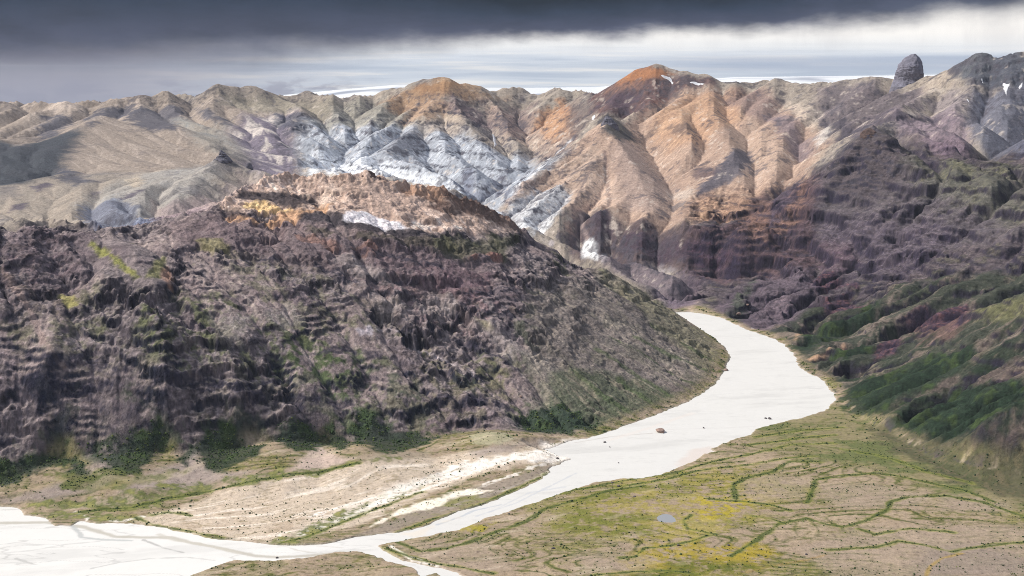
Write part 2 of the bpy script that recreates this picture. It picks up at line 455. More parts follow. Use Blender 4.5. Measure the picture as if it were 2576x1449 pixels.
# near massif = nearer than its crest line and off the floor
crest = [(a, r) for a, r, z in LINES[0]]
ca = np.array([c[0] for c in crest]); cr = np.array([c[1] for c in crest])
crest_r = np.interp(th, ca, cr, right=0)
_xa = [bearing(x_, y_)[0] for x_, y_ in ((1694, 786), (1730, 810), (1790, 850), (1842, 900))]
crest_r = np.where(th > ca[-1], np.interp(th, _xa, [4020 / 1.0, 3900, 3750, 3560], right=0), crest_r)
crest_r[th > _xa[-1]] = 0
NEAR = sstep(crest_r[:, None] * 1.10 - rr[None, :], -60, 60) * sstep(-FLm, -10, 30)
# green shoulder and right wall
RIGHT = sstep(th, bearing(1700, 780)[0], bearing(1760, 780)[0])[:, None] * sstep(5250 - rr, -150, 150)[None, :] * sstep(-FLm, -10, 30) * (1 - NEAR)
FAR = np.clip(1 - NEAR - RIGHT, 0, 1) * (FLm < 0)

# ------------------------------------------------------------------ relief
wx = fbm(GX, GY, 500, 3, 11) * 60; wy = fbm(GX, GY, 500, 3, 15) * 60
off = sstep(-FLm, 0, 260)
rid = fbm(GX + wx, GY + wy, 420, 5, 21, 0.5, True); rid -= rid.mean()
big = fbm(GX * 1.3 + GY * 0.7 + wx * 2, GY + wy * 2 - GX * 0.5, 260, 4, 25, 0.55, True); big -= big.mean()
fine = fbm(GX, GY, 90, 4, 31, 0.55, True); fine -= fine.mean()
soft_l = fbm(GX, GY, 700, 4, 41)
# how rocky: near massif rough, back-left hills smooth, pale basin gullied
smooth_hills = region([(-400, 300, 7600), (560, 260, 7000), (620, 420, 5300), (450, 560, 4200), (-400, 620, 4000)], 60)
wallz = region([(580, 285, 7400), (745, 275, 7400), (765, 430, 5600), (640, 450, 5400), (590, 380, 6200)], 25)
scree_mid = region([(1560, 330, 6100), (1700, 250, 6600), (2060, 260, 6400), (2040, 500, 5200), (1850, 590, 4800), (1560, 565, 4950), (1500, 520, 5200)], 40)
spur = region([(1400, 640, 3300), (1700, 792, 3950), (1840, 900, 3430), (1720, 1018, 3000), (1500, 1092, 2750), (1300, 1090, 2700), (1290, 900, 2950), (1330, 740, 3200)], 60)
cap = region([(520, 540), (600, 470), (760, 430), (930, 425), (1100, 470), (1340, 600), (1120, 612), (860, 600), (640, 585)], 8)
redz = region([(430, 560), (560, 540), (860, 590), (1160, 612), (1330, 640), (1240, 730), (1000, 700), (780, 680), (600, 640)], 20)
gul = region([(200, 590), (290, 600), (420, 640), (440, 710), (400, 730), (300, 710), (200, 640)], 8)
gslope = region([(1930, 838, 3800), (2060, 760, 4000), (2300, 690, 4100), (2576, 640, 3950), (2900, 640, 3900), (2900, 1300, 2300), (2576, 1235, 2300), (2300, 1140, 2550), (2106, 1003, 3000), (2010, 925, 3370)], 25) * (1 - NEAR)
fields = sstep(fbm(GX + wx, GY * 0.8 + wy, 300, 4, 175, 0.5), 0.02, 0.20)
calm = np.clip(np.maximum.reduce([0.92 * spur, 0.5 * cap, 0.55 * redz, 0.9 * gul, 0.85 * fields * NEAR, 0.6 * fields * RIGHT, 0.85 * gslope]), 0, 0.92)
rough = np.clip(0.35 + 0.9 * NEAR + 0.5 * RIGHT - 0.28 * smooth_hills - 0.2 * scree_mid, 0.05, 1.3)
H = H + off * (1 - 0.8 * calm) * (rid * (24 * rough - 12 * NEAR - 6 * RIGHT) + big * (22 * NEAR + 22 * RIGHT)) + off * ( fine * (7 - 3.5 * NEAR - 3 * RIGHT) * rough + soft_l * 16 * (1 - 0.5 * smooth_hills) * FAR)

def downslope(h, cell):
    gx = np.zeros_like(h); gy = np.zeros_like(h)
    gx[1:-1] = (h[2:] - h[:-2]); gy[:, 1:-1] = (h[:, 2:] - h[:, :-2])
    m = np.sqrt(gx * gx + gy * gy) + 1e-6
    return -gx / m, -gy / m, m / (2 * cell[None, :])
def flow(h, cell, steps, sub_=1, jit=0.25, seed=0):
    """send walkers downhill and count the passages"""
    dx, dy, m = downslope(blur(h, 1), cell)
    dx = dx.astype(np.float32).ravel(); dy = dy.astype(np.float32).ravel()
    ni, nj = h.shape
    g = np.random.default_rng(seed)
    pi, pj = np.meshgrid(np.arange(1, ni - 1, sub_), np.arange(1, nj - 1, sub_), indexing='ij')
    pi = pi.ravel().astype(np.float32) + g.random(pi.size).astype(np.float32) - .5
    pj = pj.ravel().astype(np.float32) + g.random(pj.size).astype(np.float32) - .5
    acc = np.zeros(ni * nj, np.float32)
    vx = np.zeros_like(pi); vy = np.zeros_like(pi)
    for s in range(steps):
        idx = np.rint(pi).astype(np.int32) * nj + np.rint(pj).astype(np.int32)
        acc += np.bincount(idx, minlength=ni * nj).astype(np.float32)
        vx = 0.45 * vx + 0.55 * dx[idx]; vy = 0.45 * vy + 0.55 * dy[idx]
        n = np.sqrt(vx * vx + vy * vy) + 1e-4
        pi = np.clip(pi + vx / n + (g.random(pi.size, dtype=np.float32) - .5) * jit, 1, ni - 2)
        pj = np.clip(pj + vy / n + (g.random(pi.size, dtype=np.float32) - .5) * jit, 1, nj - 2)
    return acc.reshape(ni, nj)

def thermal(h, cell, tal, n):
    """loose rock slides until no slope is steeper than its angle of rest"""
    t0 = (tal * cell)[None, :] if np.ndim(tal) == 0 else tal * cell[None, :]
    for _ in range(n):
        d = np.zeros_like(h)
        for ax in (0, 1):
            s0 = [slice(None)] * 2; s1 = [slice(None)] * 2
            s0[ax] = slice(0, -1); s1[ax] = slice(1, None)
            s0, s1 = tuple(s0), tuple(s1)
            df = h[s0] - h[s1]
            tt = (t0 if ax == 0 else t0[:, :-1]) if t0.shape[0] == 1 else t0[s0]
            mv = np.sign(df) * np.maximum(np.abs(df) - tt, 0) * 0.22
            d[s0] -= mv; d[s1] += mv
        h = h + d
    return h

# drainage: valleys cut at three scales, slopes between them relaxed to scree
def carve(h, st, passes, steps, hp, k, smooth, seed, sub_=1, tn=10):
    cell = CELL[::st] * st
    mod = CARVE[::st, ::st]
    for p_ in range(passes):
        A = flow(h, cell, steps, sub_, seed=seed + p_)
        c = blur(np.log1p(A), smooth)
        c = c - blur(c, hp)
        h = h - np.clip(c, -1.0, 2.6) * mod * cell[None, :] * k
        h = thermal(h, cell, 0.60 + 1.1 * ROCK[::st, ::st] + 0.25 * N_T[::st, ::st], tn)
    return h
off = sstep(-FLm, 0, 90)
CARVE = off * (0.66 * FAR + 0.10 * NEAR + 0.18 * RIGHT) * (1 + 1.2 * (soft_l - 0.05)) * (1 - 0.84 * smooth_hills) * (1 - 0.68 * scree_mid) * (1 - 0.85 * wallz) + 0.25 * gslope * off
ROCK = np.clip(NEAR + 0.7 * RIGHT, 0, 1)
N_T = fbm(GX, GY, 500, 3, 191)
def nest(h, st, *a, **k):
    lo = h[::st, ::st].copy()
    return h + upsample(carve(lo, st, *a, **k) - lo, NI, NJ)
H = nest(H, 4, 5, 110, 26, 0.75, 1, 100, 1, 26)
H = nest(H, 2, 3, 90, 12, 0.36, 1, 200, 2, 14)
A = flow(H, CELL, 70, 2, seed=9)
c_ = blur(np.log1p(A), 1); c_ -= blur(c_, 7)
H = H - np.clip(c_, -0.7, 2.2) * off * CELL[None, :] * (0.22 + 0.2 * NEAR + 0.10 * FAR - 0.22 * smooth_hills - 0.15 * scree_mid)
print('gullies', round(time.time() - T0, 1))

# lava-flow benches: risers and treads
dip = 0.03 * GX + fbm(GX, GY, 900, 3, 51) * 34
JAG = (fbm(GX, GY, 70, 4, 151, 0.7, True) * 0.42 + fbm(GX, GY, 22, 2, 155, 0.7) * 0.20) * (1 - 0.65 * RIGHT)
def terrace(h, per, k):
    t = (h + dip) / per + fbm(GX, GY, per * 8, 3, int(per)) * 1.8 + JAG
    f = t - np.floor(t)
    g = np.where(f < 0.84, f * 0.46 / 0.84, 0.46 + (f - 0.84) * 0.54 / 0.16)
    return (g - f) * per * k
bm = sstep(fbm(GX, GY, 260, 4, 61), -0.10, 0.14) * (1 - 0.75 * calm)
H = H + terrace(H, 46, 1.0) * off * bm * np.clip(0.85 * NEAR + 0.95 * RIGHT, 0, 1)
H = H + terrace(H, 17, 0.9) * off * sstep(fbm(GX, GY, 180, 4, 66), -0.05, 0.25) * np.clip(0.9 * NEAR + 0.8 * RIGHT, 0, 1)
H = H + terrace(H, 60, 0.5) * off * sstep(fbm(GX, GY, 420, 4, 71), 0.0, 0.3) * FAR * (1 - smooth_hills) * (1 - scree_mid)
for per_, k_, wl_, lo_, sd_x in ((90, 0.9, 300, -0.1, 171), (31, 0.9, 140, 0.0, 173)):
    H = H + terrace(H, per_, k_) * off * sstep(fbm(GX, GY, wl_, 4, sd_x), lo_, lo_ + 0.2) * np.clip(0.8 * NEAR + RIGHT, 0, 1) * (1 - 0.8 * calm)
crag = fbm(GX, GY, 34, 3, 81, 0.6, True)
crag -= crag.mean()
H = H + crag * off * 2.6 * (NEAR + 0.8 * RIGHT) * (1 - 0.88 * calm)
c2g = fbm(GX, GY, 13, 2, 86, 0.6, True)
H = H + c2g * off * 1.0 * (NEAR + 0.8 * RIGHT) * (1 - 0.8 * calm) * sstep(bm, 0.1, 0.9)
H = H + fbm(GX, GY, 60, 3, 83, 0.6, True) * off * 2.0 * FAR * (1 - smooth_hills)
kn = np.exp(-((rr[None, :] - np.where(crest_r > 0, crest_r / 1.0, 1e6)[:, None]) / 38.0) ** 2) * cap
H = H + kn * (np.maximum(fbm(GX, GY, 46, 4, 87, 0.7, True), 0) * 26 - 3)
# debris cones at the mountain foot
for X, Y, zt, sl in ((150, 1135, 46, .20), (298, 1108, 60, .24), (470, 1095, 52, .22), (690, 1118, 44, .20), (905, 1122, 38, .19), (1240, 1092, 34, .17), (1120, 1105, 24, .15), (1800, 745, 40, .3)):
    a_, t_ = bearing(X, Y); r_ = (zt - CAM_H) / t_
    dd = np.hypot(GX - r_ * math.sin(a_), GY - r_ * math.cos(a_))
    ang = fbm(GX, GY, 60, 2, 91) * 1.2
    cone = zt - dd * (sl + 0.02 * ang)
    cone = np.maximum(cone, -3)
    k_ = 4.0
    H = np.where((cone > -2.9) & (FLm > -160), np.maximum(H, cone) + k_ * np.exp(-np.abs(H - cone) / k_) * 0.3 * (cone > 0), H)

# ------------------------------------------------------------------ the floor: plain, old channels, river bed cut into it
plain = 1.6 + fbm(GX, GY, 260, 4, 95) * 2.4 + fbm(GX, GY, 45, 3, 94) * 1.0 + fbm(GX, GY, 14, 3, 96) * 0.5
RIVER = [[(1697, 786), (1735, 784), (1765, 789), (1805, 798), (1840, 812), (1872, 828), (1932, 848), (1963, 863), (1994, 890), (2010, 925), (2032, 939), (2058, 950), (2083, 975), (2103, 1001),
          (2088, 1020), (2078, 1030), (2045, 1043), (2010, 1052), (1960, 1062), (1905, 1078), (1885, 1093), (1840, 1108), (1785, 1130), (1800, 1138), (1770, 1142), (1745, 1158), (1700, 1180), (1655, 1197), (1600, 1204), (1560, 1206), (1500, 1214), (1430, 1234), (1340, 1264), (1240, 1299), (1150, 1334),
          (1070, 1349), (1000, 1361), (945, 1373), (980, 1392), (1010, 1412), (1090, 1428), (1150, 1440), (1180, 1460), (1130, 1465), (1100, 1440), (1060, 1449), (1040, 1428), (975, 1412), (930, 1395), (900, 1387), (850, 1391), (760, 1406), (690, 1412), (590, 1411), (530, 1427), (470, 1452), (300, 1560), (-300, 1700), (-900, 1600), (-900, 1290), (-300, 1275),
          (0, 1275), (40, 1279), (62, 1296), (110, 1305), (140, 1322), (180, 1322), (205, 1311), (250, 1318), (300, 1317), (350, 1322), (400, 1327), (480, 1345), (545, 1358), (620, 1364), (700, 1372), (745, 1373), (820, 1368), (900, 1350), (1010, 1338), (1065, 1326), (1150, 1289), (1250, 1259), (1345, 1216), (1385, 1190), (1380, 1180), (1440, 1154),
          (1412, 1150), (1390, 1138), (1370, 1132), (1440, 1108), (1490, 1102), (1535, 1086), (1592, 1066), (1652, 1043), (1722, 1016),
          (1770, 989), (1805, 964), (1824, 932), (1826, 918), (1838, 901), (1824, 873), (1798, 850), (1757, 824), (1720, 803)]]
CH2 = []
nz = fbm(GX, GY, 40, 4, 97)
RV = np.full((NI, NJ), -99.0, np.float32)
def floor_ar(p):
    a_, t_ = bearing(*p); return (a_, -CAM_H / t_)
for poly in RIVER:
    wn, s_ = sdf_poly([floor_ar(p) for p in poly], 60)
    RV[wn[0]:wn[1], wn[2]:wn[3]] = np.maximum(RV[wn[0]:wn[1], wn[2]:wn[3]], s_)
RV = RV + nz * 2.2 + fbm(GX, GY, 15, 3, 98) * 1.6 + fbm(GX, GY, 90, 2, 93) * 1.5
for poly in CH2:
    wn, s_ = sdf_poly([floor_ar(p) for p in poly], 60)
    RV[wn[0]:wn[1], wn[2]:wn[3]] = np.maximum(RV[wn[0]:wn[1], wn[2]:wn[3]], np.minimum(s_ + nz[wn[0]:wn[1], wn[2]:wn[3]] * 2.5, 99))
inr = sstep(RV, -1.4, 1.0)
_dm = np.maximum(-RV, 0) * CELL[None, :]
H = np.where((FLm > -40) & (RV > -32) & (rr[None, :] < 3300), np.minimum(H, 1.6 + 0.009 * _dm ** 2 + plain * 0.3), H)
onfloor = sstep(FLm, -12, 25)
H = np.where(onfloor > 0, H * (1 - onfloor) + np.maximum(plain, H) * onfloor, H + 0.8)
H = np.where(RV > -3, H * (1 - inr) + (-2.5) * inr, H)
pa_, pt_ = bearing(1676, 1306); PR = -CAM_H / pt_; PX, PY = PR * math.sin(pa_), PR * math.cos(pa_)
pd = np.hypot((GX - PX) / 17.0, (GY - PY) / 21.0) + fbm(GX, GY, 22, 2, 99) * 0.25
H = H * sstep(pd, 0.9, 1.6) + (1.2 + sstep(pd, 0.85, 1.25) * 0.8 - 0.8 * sstep(pd, 1.0, 0.5)) * (1 - sstep(pd, 0.9, 1.6))
print('floor', round(time.time() - T0, 1))

# ------------------------------------------------------------------ ground cover and rock colours, in ground coordinates
N_A = fbm(GX, GY, 330, 5, 201); N_B = fbm(GX, GY, 90, 5, 211, 0.6); N_C = fbm(GX, GY, 28, 4, 221, 0.65)
N_D = fbm(GX, GY, 12, 3, 231, 0.7)
RAG = N_B * 8 + N_C * 5
gzx = np.zeros_like(H); gzx[1:-1] = (H[2:] - H[:-2]); gzy = np.zeros_like(H); gzy[:, 1:-1] = H[:, 2:] - H[:, :-2]
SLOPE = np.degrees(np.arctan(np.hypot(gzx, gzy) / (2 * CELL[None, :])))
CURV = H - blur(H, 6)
CURV = CURV / CELL[None, :]
AF = flow(H, CELL, 60, 2, seed=33)
FLOWL = blur(np.log1p(AF), 1)

def streaks(n=16, seed=5, src=None):
    """grain dragged down the fall line"""
    g = np.random.default_rng(seed).random((NI, NJ)).astype(np.float32) if src is None else src
    dx, dy, _ = downslope(blur(BASE + (H - BASE) * 0.5, 4), CELL)
    dx = dx.astype(np.float32).ravel(); dy = dy.astype(np.float32).ravel()
    gf = g.ravel(); tot = gf.copy(); cnt = 1
    ii, jj = np.meshgrid(np.arange(NI, dtype=np.float32), np.arange(NJ, dtype=np.float32), indexing='ij')
    for sg in (1, -1):
        pi = ii.ravel().copy(); pj = jj.ravel().copy()
        for k in range(n):
            idx = np.rint(pi).astype(np.int32) * NJ + np.rint(pj).astype(np.int32)
            pi = np.clip(pi + sg * dx[idx] * 1.5, 0, NI - 1); pj = np.clip(pj + sg * dy[idx] * 1.5, 0, NJ - 1)
            idx = np.rint(pi).astype(np.int32) * NJ + np.rint(pj).astype(np.int32)
            tot += gf[idx]; cnt += 1
    o = (tot / cnt).reshape(NI, NJ)
    return (o - o.mean()) / (o.std() + 1e-6)
LIC = streaks(18)                    # thin streaks
LICW = streaks(14, src=blur(np.random.default_rng(8).random((NI, NJ)).astype(np.float32), 3))   # broad streaks
print('streaks', round(time.time() - T0, 1))

C = np.zeros((NI, NJ, 3), np.float32)
def col(c): return np.array(lin(c), np.float32)
def lay(m, c, window=None):
    m = np.clip(m, 0, 1)
    if window is None:
        for k in range(3): C[..., k] += (c[k] - C[..., k]) * m
    else:
        i0, i1, j0, j1 = window
        for k in range(3): C[i0:i1, j0:j1, k] += (c[k] - C[i0:i1, j0:j1, k]) * m
def patch(poly, c, s=1.0, feather=4, rag=1.0, rmin=0.0, c2=None, mix=None, tex=None):
    pa = [at(p[0], p[1], rmin) for p in poly]
    rs = sorted(r for a, r in pa); med = rs[len(rs) // 2]
    pa = [(a, min(max(r, med / 1.35), med * 1.35)) for a, r in pa]
    wn, sd = sdf_poly(pa, 40)
    i0, i1, j0, j1 = wn
    m = sstep(sd + RAG[i0:i1, j0:j1] * rag, -feather, feather) * s
    if tex is not None: m = m * tex[i0:i1, j0:j1]
    lay(m, col(c), wn)
    if c2 is not None:
        q = mix if mix is not None else sstep(LIC, -0.2, 1.6)
        lay(m * q[i0:i1, j0:j1], col(c2), wn)
    return wn, m
def stroke(line, c, width=1.6, s=1.0, rag=0.35, rmin=0.0, wv=0.5, store=None):
    pa = [at(p[0], p[1], rmin) for p in line]
    wn = sub(pa, int(width * 3) + 22)
    i0, i1, j0, j1 = wn[:4]
    d = seg_dist(wn[4], wn[5], wn[:4]) + (N_C[i0:i1, j0:j1] * 5 + N_B[i0:i1, j0:j1] * 4) * rag
    wd = width * (1 + wv * N_B[i0:i1, j0:j1] * 2)
    m = sstep(-np.abs(d), -wd - 0.9, -wd * 0.3) * s
    lay(m, col(c), (i0, i1, j0, j1))
    if store is not None: store[i0:i1, j0:j1] = np.maximum(store[i0:i1, j0:j1], m)
SHRUB = np.zeros((NI, NJ), np.float32)        # where birch scrub grows
def scrub(poly, dens=1.0, rag=1.0):
    pa = [at(*p) for p in poly]
    wn, sd = sdf_poly(pa, 40); i0, i1, j0, j1 = wn
    m = sstep(sd + RAG[i0:i1, j0:j1] * rag, -3, 3) * dens
    SHRUB[i0:i1, j0:j1] = np.maximum(SHRUB[i0:i1, j0:j1], m * sstep(N_C[i0:i1, j0:j1] + N_B[i0:i1, j0:j1], -0.35, 0.2))

# beds: alternating flows follow height
bed = (H + dip) / 17 + N_C * 0.5
bedw = np.abs((bed - np.floor(bed)) - 0.5) * 2
bed2 = (H + dip * 1.3) / 7.5 + N_C * 0.6
bedw2 = np.abs((bed2 - np.floor(bed2)) - 0.5) * 2
rock = sstep(SLOPE + N_C * 14, 36, 50)
riser = sstep(SLOPE + N_D * 10, 44, 60)

# --- far country
lay(FAR, col((160, 146, 130)))
lay(FAR * sstep(LICW, -0.6, 1.4) * 0.6, col((186, 166, 144)))
lay(FAR * sstep(N_A, 0.0, 0.35) * 0.5, col((134, 126, 124)))
# --- right wall
lay(RIGHT, col((104, 94, 96)))
lay(RIGHT * sstep(LICW, -0.3, 1.4) * 0.5, col((132, 119, 116)))
lay(RIGHT * rock * 0.75, col((78, 70, 80)))
lay(RIGHT * sstep(N_B, 0.02, 0.3) * 0.5, col((110, 108, 82)))
lay(RIGHT * sstep(bedw, 0.75, 0.95) * 0.55, col((66, 58, 70)))
# --- near massif
hz = sstep(H, 20, 420)
lay(NEAR, col((142, 128, 122)))
lay(NEAR * sstep(LICW, -0.2, 1.2) * 0.7, col((156, 140, 132)))
lay(NEAR * sstep(N_A, 0.0, 0.3) * 0.5, col((112, 94, 98)))
lay(NEAR * sstep(fields + LICW * 0.15 + N_C * 0.5, 0.3, 0.9) * 0.8, col((146, 128, 120)))
lay(NEAR * sstep(fields + N_C * 0.4, 0.4, 0.9) * sstep(LICW, 0.1, 1.3) * 0.7, col((176, 158, 144)))
lay(NEAR * sstep(fields + N_C * 0.4, 0.4, 0.9) * sstep(-LIC - 0.7 * LICW, 0.5, 1.8) * 0.5, col((104, 90, 92)))
lay(NEAR * rock * 0.7, col((96, 86, 90)))
lay(NEAR * riser * sstep(N_B, -0.35, 0.15) * 0.95, col((44, 43, 56)))
lay(NEAR * sstep(bedw, 0.82, 0.97) * sstep(N_B, -0.2, 0.15) * 0.6, col((62, 57, 66)))
lay(NEAR * sstep(N_B + 0.5 * N_C - 0.35 * hz, 0.0, 0.22) * (1 - rock * 0.6) * 0.62, col((108, 110, 70)))
lay(NEAR * sstep(fbm(GX, GY, 120, 4, 241) + 0.6 * N_C - 0.9 * hz, 0.0, 0.25) * 0.6, col((64, 84, 50)))
lay(NEAR * sstep(N_D + LIC * 0.12, 0.28, 0.5) * 0.55, col((156, 140, 130)))

# --- back country on the left
FARW = 4200
patch([(-300, 240), (400, 240), (560, 225), (760, 240), (780, 300), (640, 300), (600, 420), (560, 420), (430, 520), (200, 610), (-300, 620)], (160, 142, 126), 0.92, 14, 1, FARW, (188, 168, 150))
patch([(560, 236), (760, 248), (880, 268), (840, 292), (700, 285), (560, 262)], (148, 138, 118), 0.8, 8, 1, FARW)
patch([(620, 290), (740, 276), (756, 430), (720, 446), (650, 446), (600, 400), (560, 330)], (128, 116, 132), 0.95, 10, 1.2, FARW, (200, 186, 174), sstep(LICW + 0.35 * LIC, 0.0, 1.1))
patch([(-300, 340), (0, 352), (55, 366), (130, 345), (200, 322), (205, 340), (165, 400), (140, 440), (60, 462), (-300, 480)], (64, 72, 84), 0.93, 8, 1, FARW, (80, 86, 92))  # flank turned from the sun: its shade is painted into the ground colour
for pl in ([(95, 335), (120, 300), (160, 282), (178, 300), (150, 340), (110, 352)], [(205, 306), (250, 275), (330, 262), (345, 275), (290, 300), (230, 315)], [(320, 285), (430, 262), (470, 290), (440, 330), (380, 330), (340, 318)],
           [(490, 275), (540, 290), (585, 300), (570, 312), (520, 296)], [(150, 425), (200, 440), (230, 460), (190, 468), (140, 445)], [(690, 285), (770, 285), (800, 300), (740, 330), (690, 318)]):
    patch(pl, (84, 86, 102), 0.8, 5, 1.6, FARW)
patch([(430, 300), (560, 320), (640, 400), (560, 390), (480, 340)], (172, 162, 146), 0.7, 8, 1, FARW, (130, 138, 140))
patch([(260, 480), (500, 420), (560, 440), (430, 540), (330, 545), (200, 520)], (172, 164, 154), 0.75, 10, 1, 3300, (150, 148, 146))
patch([(320, 450), (345, 440), (362, 450), (350, 470), (325, 474)], (200, 178, 148), 0.7, 4, 1, 3300)
patch([(205, 520), (290, 498), (340, 520), (400, 545), (402, 575), (370, 598), (300, 600), (240, 585), (215, 560)], (118, 122, 140), 0.92, 5, 1.3, 3300, (158, 162, 172))
patch([(380, 500), (430, 520), (560, 490), (600, 430), (640, 450), (620, 480), (560, 520), (440, 560), (400, 545)], (176, 156, 144), 0.8, 5, 1, 3300, (150, 132, 130))
patch([(400, 530), (480, 500), (560, 500), (520, 540), (430, 565), (380, 590)], (150, 130, 130), 0.6, 6, 1.5, 3300)
for pl in ([(320, 452 + 40), (360, 478), (330, 498), (300, 500)], [(75, 470), (120, 460), (130, 470), (90, 485)], [(20, 520), (70, 510), (60, 525), (20, 535)], [(225, 490), (245, 480), (240, 500)]):
    patch(pl, (96, 86, 104), 0.8, 3, 1, 3300)
# --- pale basin
patch([(770, 300), (870, 290), (960, 300), (1060, 330), (1130, 300), (1200, 350), (1245, 380), (1330, 400), (1400, 400), (1430, 380), (1340, 470), (1290, 505), (1260, 530), (1320, 590), (1240, 545), (1200, 500), (1000, 460), (900, 440), (760, 435), (745, 370)], (158, 164, 174), 0.95, 8, 1.3, FARW, (208, 210, 214))
patch([(860, 262), (960, 250), (1060, 300), (1000, 320), (880, 320), (790, 310)], (150, 144, 130), 0.85, 8, 1.3, FARW, (176, 166, 146))
patch([(780, 390), (900, 400), (1010, 420), (1100, 440), (1230, 470), (1210, 500), (1100, 475), (960, 440), (860, 440), (770, 435)], (222, 224, 226), 0.8, 6, 1.6, FARW, (168, 178, 194))
patch([(1000, 345), (1060, 330), (1080, 370), (1020, 400), (960, 400)], (112, 112, 122), 0.7, 8, 1.6, FARW)
patch([(1130, 460), (1180, 420), (1200, 470), (1220, 500), (1180, 500)], (118, 124, 144), 0.8, 5, 1.2, FARW)
patch([(1230, 470), (1262, 440), (1290, 480), (1270, 505), (1240, 500)], (98, 100, 120), 0.7, 4, 1.4, FARW)
patch([(955, 258), (1020, 228), (1085, 206), (1150, 208), (1210, 234), (1280, 250), (1180, 262), (1120, 240), (1040, 275), (980, 275)], (164, 128, 92), 0.95, 5, 1, FARW, (184, 150, 112))
patch([(1090, 300), (1140, 255), (1200, 300), (1160, 330), (1050, 340)], (176, 152, 124), 0.7, 8, 1.4, FARW)
patch([(1040, 262), (1110, 235), (1135, 262), (1080, 300), (1010, 310)], (178, 140, 104), 0.85, 6, 1.2, FARW, (150, 132, 116))
patch([(1118, 250), (1150, 245), (1250, 285), (1260, 315), (1190, 310), (1140, 285)], (116, 94, 102), 0.75, 6, 1.6, FARW)
patch([(1210, 250), (1450, 252), (1470, 300), (1420, 380), (1330, 370), (1270, 350), (1230, 300)], (160, 136, 122), 0.9, 8, 1.2, FARW, (188, 156, 128))
patch([(1350, 290), (1400, 265), (1440, 300), (1440, 340), (1380, 350), (1340, 330)], (196, 144, 96), 0.85, 5, 1.8, FARW)
patch([(1400, 250), (1420, 250), (1440, 290), (1425, 300)], (198, 140, 88), 0.8, 3, 1, FARW)
patch([(1270, 260), (1340, 258), (1330, 330), (1290, 350), (1265, 310)], (142, 118, 112), 0.7, 6, 1.2, FARW)
patch([(1440, 260), (1495, 245), (1500, 300), (1440, 355), (1420, 320)], (112, 98, 96), 0.7, 6, 1.2, FARW)
# --- the red-brown summit
patch([(1483, 240), (1530, 208), (1545, 198), (1645, 170), (1720, 190), (1800, 204), (1810, 225), (1700, 240), (1620, 280), (1560, 302), (1495, 300)], (106, 80, 82), 0.95, 4, 0.8, FARW, (132, 98, 86))
patch([(1535, 203), (1610, 180), (1650, 170), (1700, 186), (1640, 196), (1560, 212)], (158, 108, 66), 0.9, 3, 0.8, FARW)
patch([(1545, 222), (1620, 210), (1600, 232), (1500, 245)], (172, 124, 92), 0.6, 3, 1.4, FARW)
patch([(1500, 270), (1600, 225), (1610, 250), (1560, 290)], (88, 72, 88), 0.7, 4, 1.2, FARW)
patch([(1560, 305), (1640, 250), (1700, 232), (1690, 250), (1610, 310)], (138, 92, 80), 0.85, 4, 0.8, FARW)
# --- tan scree of the middle
patch([(1600, 300), (1700, 236), (1800, 218), (1880, 236), (1960, 260), (2060, 330), (2085, 370), (2040, 420), (2010, 480), (1920, 510), (1880, 560), (1700, 575), (1560, 565), (1500, 530), (1430, 525), (1260, 530), (1350, 450), (1440, 370), (1522, 297), (1560, 320)], (174, 142, 120), 0.95, 7, 0.9, FARW, (198, 166, 138))
patch([(1640, 300), (1720, 240), (1860, 235), (1870, 300), (1760, 370), (1690, 380), (1640, 350)], (190, 144, 104), 0.75, 8, 1.3, FARW, (206, 166, 122))
patch([(1800, 240), (1870, 236), (1960, 262), (1960, 300), (1890, 300), (1850, 270)], (136, 112, 108), 0.7, 6, 1.2, FARW)
patch([(1830, 380), (1890, 300), (1960, 370), (1980, 430), (1900, 470), (1860, 460)], (190, 158, 132), 0.8, 8, 0.9, FARW, (168, 142, 126))
patch([(1930, 300), (1990, 290), (2050, 370), (2030, 400), (1980, 370)], (128, 112, 122), 0.7, 6, 0.9, FARW)
patch([(1980, 255), (2010, 262), (2070, 310), (2060, 330), (2030, 320), (1990, 285)], (206, 184, 160), 0.7, 3, 1.2, FARW)
patch([(2060, 340), (2090, 310), (2095, 330), (2060, 370)], (214, 204, 194), 0.7, 3, 1, FARW)
patch([(1300, 505), (1400, 410), (1500, 360), (1512, 430), (1480, 500), (1420, 520), (1330, 560), (1270, 535)], (184, 154, 130), 0.9, 6, 0.9, FARW, (166, 150, 138))
patch([(1268, 532), (1350, 480), (1420, 470), (1440, 490), (1400, 540), (1360, 570), (1340, 592), (1300, 575)], (176, 178, 182), 0.9, 4, 1.0, FARW, (206, 206, 206))
patch([(1310, 570), (1340, 560), (1390, 545), (1385, 570), (1345, 592)], (222, 222, 222), 0.8, 3, 1.4, FARW)
patch([(1490, 440), (1540, 440), (1560, 500), (1520, 520), (1480, 500)], (214, 180, 152), 0.7, 5, 1.5, FARW)
patch([(1560, 330), (1700, 480), (1650, 540), (1570, 520), (1540, 400)], (160, 136, 124), 0.7, 10, 1.0, FARW, (178, 150, 132))
patch([(1505, 300), (1530, 294), (1560, 306), (1590, 340), (1600, 360), (1560, 352), (1530, 345), (1515, 325)], (84, 82, 84), 0.9, 3, 1.0, FARW, (104, 98, 78))
for pl in ([(1600, 340), (1650, 310), (1660, 325), (1630, 350), (1605, 360)], [(1680, 320), (1720, 310), (1750, 330), (1720, 350), (1690, 345)]):
    patch(pl, (112, 94, 88), 0.7, 4, 1.4, FARW)
patch([(1855, 375), (1885, 378), (1890, 400), (1868, 440), (1800, 475), (1740, 500), (1760, 470), (1800, 430)], (96, 92, 104), 0.9, 3, 0.9, FARW, (116, 108, 112))
stroke([(1440, 350), (1400, 385), (1340, 440), (1300, 470)], (214, 212, 212), 2.2, 0.8, 0.6, FARW)
